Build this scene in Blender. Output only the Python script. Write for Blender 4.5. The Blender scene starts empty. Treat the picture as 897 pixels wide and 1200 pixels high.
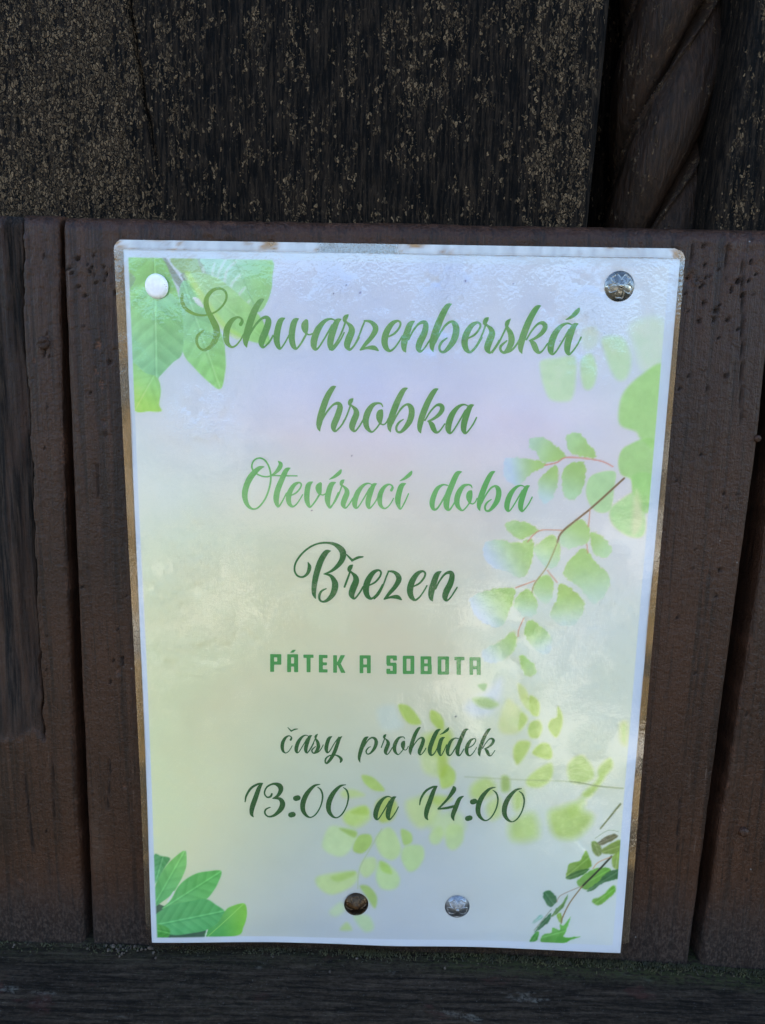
import bpy, bmesh, math, random
import numpy as np
from mathutils import Matrix, Vector

# ------------------------------------------------------------------ camera, sky, sun, exposure
scene = bpy.context.scene
COL = scene.collection
Z0 = 1.15                                   # height of the middle of the notice above the ground
PW, PH, FPX = 897.0, 1200.0, 830.0          # photograph size and focal length in its pixels
CAM = np.array([-0.003756, -0.280456, Z0 + 0.099306])
FW = np.array([-0.00507, 0.98458, -0.17487]); FW /= np.linalg.norm(FW)
UP = np.array([-0.01981, 0.17474, 0.98442]); UP -= FW * UP.dot(FW); UP /= np.linalg.norm(UP)
RT = np.cross(FW, UP)
cd = bpy.data.cameras.new('camera'); cam = bpy.data.objects.new('camera', cd); COL.objects.link(cam)
cd.sensor_fit = 'VERTICAL'; cd.sensor_height = 24.0; cd.lens = 24.0 * FPX / PH
cd.clip_start = 0.01; cd.clip_end = 500
cam.matrix_world = Matrix(((RT[0], UP[0], -FW[0], CAM[0]), (RT[1], UP[1], -FW[1], CAM[1]),
                           (RT[2], UP[2], -FW[2], CAM[2]), (0, 0, 0, 1)))
scene.camera = cam

SUN_EL, SUN_AZ = math.radians(34), math.radians(-52)   # behind the door, to its left
world = bpy.data.worlds.new('World'); scene.world = world; world.use_nodes = True
wn = world.node_tree; wn.nodes.clear()
sky = wn.nodes.new('ShaderNodeTexSky'); sky.sky_type = 'NISHITA'; sky.sun_disc = False
sky.sun_elevation = SUN_EL; sky.sun_rotation = SUN_AZ
sky.air_density = 1.0; sky.dust_density = 0.0; sky.ozone_density = 1.4
bg = wn.nodes.new('ShaderNodeBackground'); bg.inputs[1].default_value = 0.15
wo = wn.nodes.new('ShaderNodeOutputWorld')
wn.links.new(sky.outputs[0], bg.inputs[0]); wn.links.new(bg.outputs[0], wo.inputs[0])
sl = bpy.data.lights.new('sun', 'SUN'); sl.energy = 5.0; sl.angle = math.radians(0.5); sl.color = (1, 0.94, 0.84)
sun = bpy.data.objects.new('sun', sl); COL.objects.link(sun)
sd = Vector((math.sin(SUN_AZ) * math.cos(SUN_EL), math.cos(SUN_AZ) * math.cos(SUN_EL), math.sin(SUN_EL)))
sun.rotation_euler = sd.to_track_quat('Z', 'Y').to_euler(); sun.location = (-2, 3, 4)
vs = scene.view_settings
vs.view_transform = 'Standard'; vs.look = 'None'; vs.gamma = 1.0; vs.use_curve_mapping = False
vs.exposure = 2.35

# ------------------------------------------------------------------ helpers
def ray(px, py):
    return FW * FPX + RT * (px - PW / 2) - UP * (py - PH / 2)
def unproj(px, py, Y):
    """photo pixel -> (X, Z) on the upright plane y = Y"""
    d = ray(px, py); t = (Y - CAM[1]) / d[1]; p = CAM + d * t
    return p[0], p[2]
def lin(c):
    c = np.asarray(c, float) / 255.0
    return np.where(c <= 0.04045, c / 12.92, ((c + 0.055) / 1.055) ** 2.4)

rs = np.random.RandomState(7)
TAB = rs.rand(256, 256)
def vnoise(x, y, seed=0):
    x = np.asarray(x, float) + seed * 17.31; y = np.asarray(y, float) + seed * 9.77
    xi = np.floor(x).astype(int); yi = np.floor(y).astype(int)
    fx = x - xi; fy = y - yi
    fx = fx * fx * (3 - 2 * fx); fy = fy * fy * (3 - 2 * fy)
    a = TAB[yi & 255, xi & 255]; b = TAB[yi & 255, (xi + 1) & 255]
    c = TAB[(yi + 1) & 255, xi & 255]; d = TAB[(yi + 1) & 255, (xi + 1) & 255]
    return (a * (1 - fx) + b * fx) * (1 - fy) + (c * (1 - fx) + d * fx) * fy
def fbm(x, y, seed=0, oct=4):
    s = 0; a = 0.5; t = 0
    for k in range(oct):
        s = s + a * vnoise(x * 2 ** k, y * 2 ** k, seed + k * 3); t += a; a *= 0.5
    return s / t
def axis(lo, hi, f0, f1, fine, coarse):
    """coordinates from lo to hi, close together between f0 and f1"""
    a = [np.linspace(f0, f1, max(2, int((f1 - f0) / fine) + 1))]
    if lo < f0: a.insert(0, np.linspace(lo, f0, max(2, int((f0 - lo) / coarse) + 1))[:-1])
    if hi > f1: a.append(np.linspace(f1, hi, max(2, int((hi - f1) / coarse) + 1))[1:])
    return np.concatenate(a)
def sstep(a, b, x):
    t = np.clip((x - a) / (b - a), 0, 1); return t * t * (3 - 2 * t)

def mesh_from(verts, faces, name):
    m = bpy.data.meshes.new(name)
    v = np.asarray(verts, np.float32)
    if isinstance(faces, np.ndarray):
        n, k = faces.shape
        m.vertices.add(len(v)); m.vertices.foreach_set('co', v.ravel())
        m.loops.add(n * k); m.loops.foreach_set('vertex_index', faces.ravel().astype(np.int32))
        m.polygons.add(n); m.polygons.foreach_set('loop_start', np.arange(0, n * k, k, dtype=np.int32))
        m.update(calc_edges=True); m.validate()
    else:
        m.from_pydata(v.tolist(), [], faces); m.update()
    return m
def link(name, me, mat=None, parent=None, smooth=True):
    o = bpy.data.objects.new(name, me); COL.objects.link(o)
    if mat: me.materials.append(mat)
    if smooth and len(me.polygons): me.polygons.foreach_set('use_smooth', np.ones(len(me.polygons), bool))
    if parent: o.parent = parent
    return o
def grid_faces(nr, nc, wrap=False, flip=False):
    i = np.arange(nr - 1)[:, None]; j = np.arange(nc if wrap else nc - 1)[None, :]
    j2 = (j + 1) % nc
    f = np.stack([i * nc + j, i * nc + j2, (i + 1) * nc + j2, (i + 1) * nc + j], -1).reshape(-1, 4)
    return f[:, ::-1].copy() if flip else f
def attr(me, name, vals):
    a = me.attributes.new(name, 'FLOAT', 'POINT'); a.data.foreach_set('value', np.asarray(vals, np.float32).ravel())
def thing(name, label, cat, loc=(0, 0, 0), group=None):
    o = bpy.data.objects.new(name, None); COL.objects.link(o); o.location = loc; o.empty_display_size = 0.02
    o['label'] = label; o['category'] = cat
    if group: o['group'] = group
    return o
def adopt(child, parent):
    child.parent = parent; child.matrix_parent_inverse = Matrix.Translation(-Vector(parent.location))

# ------------------------------------------------------------------ node material helpers
class NT:
    def __init__(s, name):
        s.m = bpy.data.materials.new(name); s.m.use_nodes = True; s.t = s.m.node_tree; s.t.nodes.clear()
        s.out = s.n('ShaderNodeOutputMaterial')
    def n(s, typ, **kw):
        nd = s.t.nodes.new(typ)
        for k, v in kw.items(): setattr(nd, k, v)
        return nd
    def put(s, sock, v):
        if hasattr(v, 'default_value') or hasattr(v, 'is_linked'): s.t.links.new(v, sock)
        elif hasattr(sock.default_value, '__len__'):
            v = tuple(v) if hasattr(v, '__len__') else (v,) * len(sock.default_value)
            sock.default_value = v + (1,) * (len(sock.default_value) - len(v))
        else: sock.default_value = v
    def math(s, op, a, b=0.0, c=None, clamp=False):
        nd = s.n('ShaderNodeMath', operation=op, use_clamp=clamp)
        s.put(nd.inputs[0], a); s.put(nd.inputs[1], b)
        if c is not None: s.put(nd.inputs[2], c)
        return nd.outputs[0]
    def mix(s, f, a, b, typ='MIX'):
        nd = s.n('ShaderNodeMix', data_type='RGBA', blend_type=typ)
        s.put(nd.inputs[0], f); s.put(nd.inputs[6], a); s.put(nd.inputs[7], b); return nd.outputs[2]
    def ramp(s, x, lo, hi, a=0.0, b=1.0):
        nd = s.n('ShaderNodeMapRange', interpolation_type='SMOOTHSTEP')
        for i, v in enumerate((x, lo, hi, a, b)): s.put(nd.inputs[i], v)
        return nd.outputs[0]
    def coord(s, scale=(1, 1, 1), rot=(0, 0, 0)):
        tc = s.n('ShaderNodeTexCoord'); mp = s.n('ShaderNodeMapping')
        s.t.links.new(tc.outputs['Object'], mp.inputs[0]); mp.inputs[2].default_value = rot
        mp.inputs[3].default_value = scale; return mp.outputs[0]
    def noise(s, vec, scale, detail=4, rough=0.55, dist=0.0):
        nd = s.n('ShaderNodeTexNoise'); s.put(nd.inputs['Vector'], vec)
        nd.inputs['Scale'].default_value = scale; nd.inputs['Detail'].default_value = detail
        nd.inputs['Roughness'].default_value = rough; nd.inputs['Distortion'].default_value = dist; return nd.outputs[0]
    def voro(s, vec, scale, feature='F1', rnd=1.0, out=0):
        nd = s.n('ShaderNodeTexVoronoi', feature=feature); s.put(nd.inputs['Vector'], vec)
        nd.inputs['Scale'].default_value = scale; nd.inputs['Randomness'].default_value = rnd; return nd.outputs[out]
    def attr(s, name, out='Fac'):
        nd = s.n('ShaderNodeAttribute', attribute_name=name); return nd.outputs[out]
    def bump(s, h, dist, strength=1.0, normal=None):
        nd = s.n('ShaderNodeBump'); s.put(nd.inputs['Height'], h)
        nd.inputs['Distance'].default_value = dist; nd.inputs['Strength'].default_value = strength
        if normal: s.put(nd.inputs['Normal'], normal)
        return nd.outputs[0]
    def bsdf(s, **kw):
        nd = s.n('ShaderNodeBsdfPrincipled')
        for k, v in kw.items(): s.put(nd.inputs[k.replace('_', ' ')], v)
        s.t.links.new(nd.outputs[0], s.out.inputs[0]); return nd

# ---- brown paint on wood
def mat_paint():
    k = NT('brown_paint')
    c = k.coord(); cs = k.coord((1, 1, 0.06))
    n1 = k.noise(c, 14, 3); n2 = k.noise(c, 1000, 3, 0.7); gr = k.noise(cs, 520, 4, 0.7)
    col = k.mix(k.ramp(n1, 0.3, 0.75), (0.026, 0.0094, 0.0042), (0.050, 0.0178, 0.0076))
    col = k.mix(k.ramp(n2, 0.34, 0.68, 0, 0.65), k.mix(0.66, (0, 0, 0), col), k.mix(0.35, col, (0.078, 0.042, 0.026)))
    col = k.mix(k.ramp(gr, 0.52, 0.68, 0, 0.6), col, (0.008, 0.004, 0.0025))
    col = k.mix(k.ramp(k.noise(k.coord((1, 1, 0.35)), 45, 4, 0.65), 0.55, 0.75, 0, 0.35), col, (0.070, 0.040, 0.026))
    gl = k.noise(k.coord((1, 1, 0.022)), 330, 5, 0.7, 0.15)    # long grain telling through the paint
    col = k.mix(k.ramp(gl, 0.50, 0.62, 0, 0.62), col, (0.0075, 0.0036, 0.0022))
    sc_ = k.ramp(k.noise(k.coord((1, 1, 0.05), (0, math.radians(24), 0)), 420, 2, 0.5), 0.70, 0.74, 0, 0.5)
    col = k.mix(k.math('MULTIPLY', sc_, k.ramp(k.noise(c, 60, 2), 0.5, 0.62)), col, (0.095, 0.062, 0.045))   # scuffs
    wear = k.attr('wear')                                    # 1 = paint flaked, rusty brown wood
    col = k.mix(wear, col, k.mix(k.ramp(n2, 0.35, 0.7), (0.02, 0.010, 0.007), (0.10, 0.042, 0.022)))
    raw = k.attr('raw')                                      # bare grey-black split wood
    g2 = k.noise(cs, 900, 4, 0.7)
    rc = k.mix(k.ramp(g2, 0.38, 0.68), (0.0035, 0.0024, 0.0018), (0.036, 0.022, 0.015))
    col = k.mix(raw, col, rc)
    gri = k.attr('grime')
    gc = k.mix(k.ramp(k.noise(k.coord((1, 1, 0.6)), 850, 3, 0.8), 0.40, 0.70), (0.005, 0.0036, 0.0028), (0.044, 0.031, 0.024))
    col = k.mix(k.math('MULTIPLY', gri, 0.8), col, gc)
    pl = k.voro(c, 95, 'F1'); speck = k.ramp(pl, 0.0, 0.05, 1, 0)
    col = k.mix(k.math('MULTIPLY', speck, k.ramp(n1, 0.52, 0.58)), col, (0.22, 0.21, 0.20))
    h = k.math('SUBTRACT', k.math('ADD', k.math('MULTIPLY', n2, 0.8), k.math('MULTIPLY', gr, 0.9)), k.math('MULTIPLY', gl, 2.2))
    h = k.math('ADD', h, k.math('MULTIPLY', k.noise(c, 330, 3, 0.6), 1.5))
    h = k.math('ADD', h, k.math('MULTIPLY', k.math('MULTIPLY', raw, g2), 4.0))
    rough = k.math('ADD', k.math('MULTIPLY', k.math('MAXIMUM', raw, gri), 0.45), k.ramp(n2, 0.3, 0.7, 0.34, 0.50))
    k.bsdf(Base_Color=col, Roughness=rough, Specular_IOR_Level=0.20, Normal=k.bump(h, 0.00042, 1.0))
    return k.m

# ---- weathered, crusted black-brown oak
def mat_old(name, rust=0.0, crust=1.0, lift=1.0, spec=0.08):
    k = NT(name)
    c = k.coord(); cs = k.coord((1, 1, 0.085))
    wob = k.n('ShaderNodeTexNoise'); k.put(wob.inputs['Vector'], c); wob.inputs['Scale'].default_value = 700; wob.inputs['Detail'].default_value = 2
    sc = k.n('ShaderNodeVectorMath', operation='SCALE'); k.put(sc.inputs[0], wob.outputs[1]); sc.inputs[3].default_value = 0.0022
    ad = k.n('ShaderNodeVectorMath', operation='ADD'); k.put(ad.inputs[0], c); k.put(ad.inputs[1], sc.outputs[0])
    mp = k.n('ShaderNodeMapping'); k.put(mp.inputs[0], ad.outputs[0]); mp.inputs[3].default_value = (1, 1, 0.38); cm = mp.outputs[0]
    gr = k.noise(cs, 850, 4, 0.75, 0.3)
    fl = k.noise(k.coord((1, 1, 0.5)), 820, 4, 0.75, 0.6)       # short broken flecks between the grain lines
    col = k.mix(k.ramp(gr, 0.42, 0.64), (0.0006, 0.0004, 0.0003), (0.0165, 0.0108, 0.0068))
    if rust: col = k.mix(k.ramp(k.noise(k.coord((1, 1, 0.3)), 160, 4, 0.7), 0.45, 0.75, 0, rust), col, (0.036, 0.020, 0.012))
    if lift != 1:
        col = k.mix(0.55, col, (0.0090, 0.0062, 0.0042))     # carved wood: closer grain, less contrast
        col = k.mix(1.0, col, (lift * 1.1, lift * 0.84, lift * 0.66), 'MULTIPLY')
    m = k.math('MULTIPLY', k.attr('crust'), crust)
    # cracked scales of old varnish and lichen: each scale its own tone, black cracks between
    ed = k.voro(cm, 1200, 'DISTANCE_TO_EDGE'); vr = k.voro(cm, 1200, 'F1', out=1); v = k.voro(cm, 1200, 'F1')
    sep = k.n('ShaderNodeSeparateColor'); k.put(sep.inputs[0], vr); rnd = sep.outputs[0]
    patch = k.ramp(k.noise(k.coord((1, 1, 0.5)), 170, 4, 0.6), 0.36, 0.66)
    on = k.math('GREATER_THAN', k.math('ADD', k.math('MULTIPLY', m, 0.85), k.math('MULTIPLY', patch, 0.50)), k.math('ADD', k.math('MULTIPLY', rnd, 0.80), 0.36))
    scale_ = k.math('MULTIPLY', on, k.ramp(ed, 0.05, 0.20))
    rim = k.math('MULTIPLY', scale_, k.ramp(ed, 0.12, 0.36, 1.0, 0.42))
    cc = k.mix(k.math('MULTIPLY', sep.outputs[1], sep.outputs[1]), (0.058, 0.0378, 0.021), (0.235, 0.155, 0.087))
    col = k.mix(rim, col, cc)
    fm = k.math('MULTIPLY', k.ramp(fl, 0.57, 0.66), k.ramp(m, 0.1, 0.7, 0.35, 0.75))
    col = k.mix(k.math('MULTIPLY', fm, k.math('SUBTRACT', 1.0, scale_)), col, k.mix(k.ramp(gr, 0.35, 0.65), (0.020, 0.0135, 0.0085), (0.082, 0.057, 0.036)))
    h = k.math('ADD', k.math('MULTIPLY', gr, 1.3), k.math('MULTIPLY', fm, 0.5))
    h = k.math('ADD', h, k.math('MULTIPLY', scale_, 0.9))
    k.bsdf(Base_Color=col, Roughness=0.8 if spec < 0.1 else 0.55, Specular_IOR_Level=spec, Normal=k.bump(h, 0.0007, 1.0))
    return k.m

def mat_sill():
    k = NT('weathered_sill_wood')
    c = k.coord(); cs = k.coord((0.05, 1, 1))
    gr = k.noise(cs, 640, 5, 0.75, 0.3); fi = k.noise(k.coord((0.6, 1, 1)), 760, 4, 0.8)
    col = k.mix(k.ramp(fi, 0.30, 0.72), (0.0100, 0.0066, 0.0042), (0.0330, 0.0225, 0.0150))
    col = k.mix(k.ramp(gr, 0.46, 0.60, 0, 0.85), col, (0.0030, 0.0020, 0.0014))
    col = k.mix(k.ramp(gr, 0.44, 0.34, 0, 0.6), col, (0.050, 0.036, 0.025))
    col = k.mix(k.ramp(k.noise(k.coord((0.4, 1, 1)), 80, 4, 0.65), 0.60, 0.70, 0, 0.7), col, (0.034, 0.0125, 0.0095))
    col = k.mix(k.math('MULTIPLY', k.ramp(k.noise(k.coord((0.3, 1, 1)), 110, 3, 0.6), 0.64, 0.72, 0, 0.75), k.ramp(fi, 0.4, 0.6)), col, (0.10, 0.088, 0.072))
    col = k.mix(k.ramp(k.noise(c, 1900, 2), 0.66, 0.74, 0, 0.7), col, (0.085, 0.08, 0.075))
    col = k.mix(k.math('MULTIPLY', k.attr('moss'), k.ramp(fi, 0.40, 0.6)), col, (0.022, 0.023, 0.008))
    h = k.math('SUBTRACT', k.math('MULTIPLY', fi, 0.6), k.math('MULTIPLY', gr, 1.4))
    k.bsdf(Base_Color=col, Roughness=0.82, Specular_IOR_Level=0.10, Normal=k.bump(h, 0.0006, 1.0))
    return k.m

def mat_paper():
    k = NT('printed_paper')
    col = k.attr('print', 'Color')
    f = k.noise(k.coord((1, 1, 0.35)), 2600, 2)
    col = k.mix(0.10, col, k.mix(1.0, col, k.mix(f, (0.55, 0.55, 0.55), (1, 1, 1)), 'MULTIPLY'))
    k.bsdf(Base_Color=col, Roughness=0.75, Specular_IOR_Level=0.2)
    return k.m
def mat_ink(name, c1):
    k = NT(name)
    n = k.noise(k.coord(), 1500, 3)
    base = tuple(c1)
    a = k.attr('ink', 'Color')
    k.bsdf(Base_Color=k.mix(k.ramp(n, 0.3, 0.7, 0, 0.14), a, k.mix(0.5, a, (0.5, 0.6, 0.45))), Roughness=0.7, Specular_IOR_Level=0.2)
    return k.m

def mat_film(name, rip=1.0, haze_on=True):
    """clear laminating plastic: see-through, mirror sheen on a rippled skin, reflections painted as colour along the sealed edge"""
    k = NT(name)
    c = k.coord()
    big = k.noise(c, 26, 3, 0.5)
    r1 = k.noise(k.coord((1, 1, 0.8)), 640, 1, 0.5, 0.8); r2 = k.noise(c, 1000, 1, 0.5)
    msk = k.math('ADD', 0.35, k.math('MULTIPLY', k.attr('ripple'), 7.0))
    h = k.math('MULTIPLY', k.math('ADD', k.math('MULTIPLY', r1, 0.8), k.math('MULTIPLY', r2, 0.55)), k.math('MULTIPLY', msk, 0.00011 * rip))
    h = k.math('ADD', h, k.math('MULTIPLY', big, 0.0003))
    nrm = k.bump(h, 1.0, 1.0)
    gl = k.n('ShaderNodeBsdfGlossy'); gl.inputs['Color'].default_value = (1, 1, 1, 1); gl.inputs['Roughness'].default_value = 0.01
    k.put(gl.inputs['Normal'], nrm)
    tr = k.n('ShaderNodeBsdfTransparent'); tr.inputs[0].default_value = (0.985, 0.985, 0.985, 1)
    fr = k.n('ShaderNodeFresnel'); fr.inputs[0].default_value = 1.62; k.put(fr.inputs['Normal'], nrm)
    mx = k.n('ShaderNodeMixShader'); k.put(mx.inputs[0], k.math('MULTIPLY', fr.outputs[0], 1.1, clamp=True))
    k.put(mx.inputs[1], tr.outputs[0]); k.put(mx.inputs[2], gl.outputs[0])
    at = k.n('ShaderNodeAttribute', attribute_name='rim_reflection')
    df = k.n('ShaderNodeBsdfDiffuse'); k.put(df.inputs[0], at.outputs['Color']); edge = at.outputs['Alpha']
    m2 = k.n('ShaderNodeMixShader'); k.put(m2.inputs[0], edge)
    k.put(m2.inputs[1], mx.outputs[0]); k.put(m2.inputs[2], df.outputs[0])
    k.t.links.new(m2.outputs[0], k.out.inputs[0])
    return k.m

def mat_metal(name, a, b, rough):
    k = NT(name)
    c = k.coord(); n = k.noise(c, 900, 4, 0.7)
    col = k.mix(k.ramp(n, 0.35, 0.7), a, b)
    col = k.mix(k.math('MULTIPLY', k.attr('pit'), 0.75), col, tuple(x * 0.12 for x in a))
    k.bsdf(Base_Color=col, Metallic=1.0, Roughness=k.ramp(n, 0.3, 0.75, rough, rough + 0.22), Normal=k.bump(n, 0.00004, 0.6))
    return k.m
def mat_white():
    k = NT('chipped_white_enamel')
    c = k.coord(); n = k.noise(c, 500, 4, 0.6); chip = k.ramp(k.noise(c, 330, 3, 0.7), 0.70, 0.74)
    col = k.mix(k.ramp(n, 0.3, 0.8), (0.70, 0.66, 0.66), (0.80, 0.78, 0.76))
    k.bsdf(Base_Color=k.mix(chip, col, (0.28, 0.22, 0.18)), Roughness=0.38, Normal=k.bump(n, 0.00012, 0.7))
    return k.m
def mat_plain(name, a, b, sc, rough=0.8):
    k = NT(name); n = k.noise(k.coord(), sc, 4, 0.6)
    k.bsdf(Base_Color=k.mix(k.ramp(n, 0.3, 0.7), a, b), Roughness=rough, Normal=k.bump(n, 0.0003, 0.6))
    return k.m
def mat_ground():
    k = NT('dry_grass_and_glint_gravel'); c = k.coord()
    n = k.noise(c, 0.8, 4, 0.6); f = k.noise(c, 38, 4, 0.7)
    col = k.mix(k.attr('glint_gravel'), k.mix(n, (0.035, 0.035, 0.018), (0.085, 0.075, 0.045)), (0.74, 0.65, 0.50))
    col = k.mix(k.ramp(f, 0.45, 0.75, 0, 0.5), col, (0.07, 0.052, 0.028))
    k.bsdf(Base_Color=col, Roughness=0.9, Normal=k.bump(f, 0.02, 0.6))
    return k.m

M_PAINT = mat_paint(); M_OLD = mat_old('crusted_old_oak'); M_ROPE = mat_old('carved_old_oak', 0.25, 0.55, 2.3, 0.16)
M_SILL = mat_sill()

# ------------------------------------------------------------------ ground
gx = axis(-70, 70, -2.6, 2.6, 0.035, 2.0); gy = axis(-90, 20, -6.2, -1.5, 0.035, 1.4)
GX, GY = np.meshgrid(gx, gy)
GZ = 10.6 * sstep(-7, -62, GY) + 0.5 * sstep(-6, -14, GY) * (fbm(GX / 5, GY / 5, 201, 3) - 0.5) + 2.0 * sstep(-30, -60, GY) * (fbm(GX / 16, GY / 16, 203, 3) - 0.5)
GRV = 0.5 * sstep(0.56, 0.60, fbm(GX / 1.3, GY / 1.3, 205, 4)) * sstep(-3.8, -5, GY)
for x, y, rx, ry in [(-1.35, -4.2, 0.55, 0.5), (-0.95, -3.35, 0.3, 0.25), (-1.5, -3.2, 0.4, 0.25), (0.64, -3.3, 0.22, 0.7), (0.50, -2.35, 0.22, 0.4), (0.75, -2.15, 0.4, 0.25), (1.7, -5.2, 0.7, 0.8), (-1.6, -2.3, 0.5, 0.25)]:  # unseen pale patches, added so the film catches bright reflections
    GRV = np.maximum(GRV, sstep(1.04, 0.96, np.hypot((GX - x) / rx, (GY - y) / ry) + 0.7 * (fbm(GX / 0.35, GY / 0.35, 207, 3) - 0.5)))
gm = mesh_from(np.stack([GX, GY, GZ], -1).reshape(-1, 3), grid_faces(len(gy), len(gx)), 'ground')   # level at the door, an unseen bank beyond raised to hide horizon sky
attr(gm, 'glint_gravel', GRV.ravel()); g = link('ground', gm, mat_ground()); g['kind'] = 'structure'

# ------------------------------------------------------------------ the old wooden door
YB = 0.0020                                  # face of the painted boards (notice hangs at y = 0)
door = thing('wooden_door', 'dark brown painted wooden door with crusted upper panel and twisted carved moulding', 'door', (0, 0.05, 0))
def edge_fn(pts, Y):
    q = sorted((unproj(x, y, Y)[::-1] for x, y in pts)); zs = [a[0] for a in q]; xs = [a[1] for a in q]
    return lambda z: np.interp(z, zs, xs)
g1l = edge_fn([(69, 270), (74, 540), (86, 860), (99, 1095)], YB); g1r = edge_fn([(72, 270), (83, 540), (97, 860), (107, 1095)], YB)
g2l = edge_fn([(887, 540), (844, 860), (809, 1128)], YB); g2r = edge_fn([(897, 640), (863, 860), (821, 1128)], YB)
ZT = unproj(420, 262, YB + 0.006)[1]; ZBm = unproj(450, 1128, YB)[1]

CHIPS = [(115, 405, 5), (113, 437, 3.5), (119, 451, 5), (122, 494, 5), (41, 423, 3), (808, 326, 7), (146, 922, 4), (24, 1031, 6), (812, 338, 4), (892, 515, 6), (140, 785, 3), (138, 788, 4)]
HOLES = [(51, 300, 1.6), (99, 383, 1.5), (129, 424, 2.2), (106, 460, 1.8), (115, 546, 1.6), (119, 582, 1.4), (144, 771, 2.0), (130, 799, 1.8), (125, 508, 1.4), (844, 668, 2.6), (794, 724, 2.0), (864, 578, 1.4), (851, 440, 2.4), (842, 396, 1.6), (830, 455, 1.5), (808, 440, 1.5)]
_hr = random.Random(12)
HOLES += [(_hr.gauss(104, 13), _hr.gauss(316, 17), _hr.uniform(0.7, 2.3)) for _ in range(20)] + [(_hr.gauss(838, 24), _hr.gauss(338, 24), _hr.uniform(0.7, 2.4)) for _ in range(34)]
HOLES += [(_hr.uniform(52, 60) if i % 2 else _hr.uniform(80, 150), _hr.uniform(300, 1020), _hr.uniform(0.5, 1.1)) for i in range(26)] + [(_hr.uniform(770, 880), _hr.uniform(400, 1040), _hr.uniform(0.5, 1.1)) for i in range(30)]
VCR = [(115, 545, 116, 582, 1.2), (144, 768, 144, 780, 1.2), (871, 300, 868, 500, 1.0), (853, 285, 851, 330, 0.9), (812, 285, 811, 310, 0.8), (28, 905, 40, 1000, 1.3), (130, 880, 126, 960, 0.8), (52, 408, 51, 420, 1.5), (62, 880, 64, 965, 0.8), (834, 940, 829, 1000, 0.8), (797, 935, 794, 1000, 0.8)]

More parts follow.
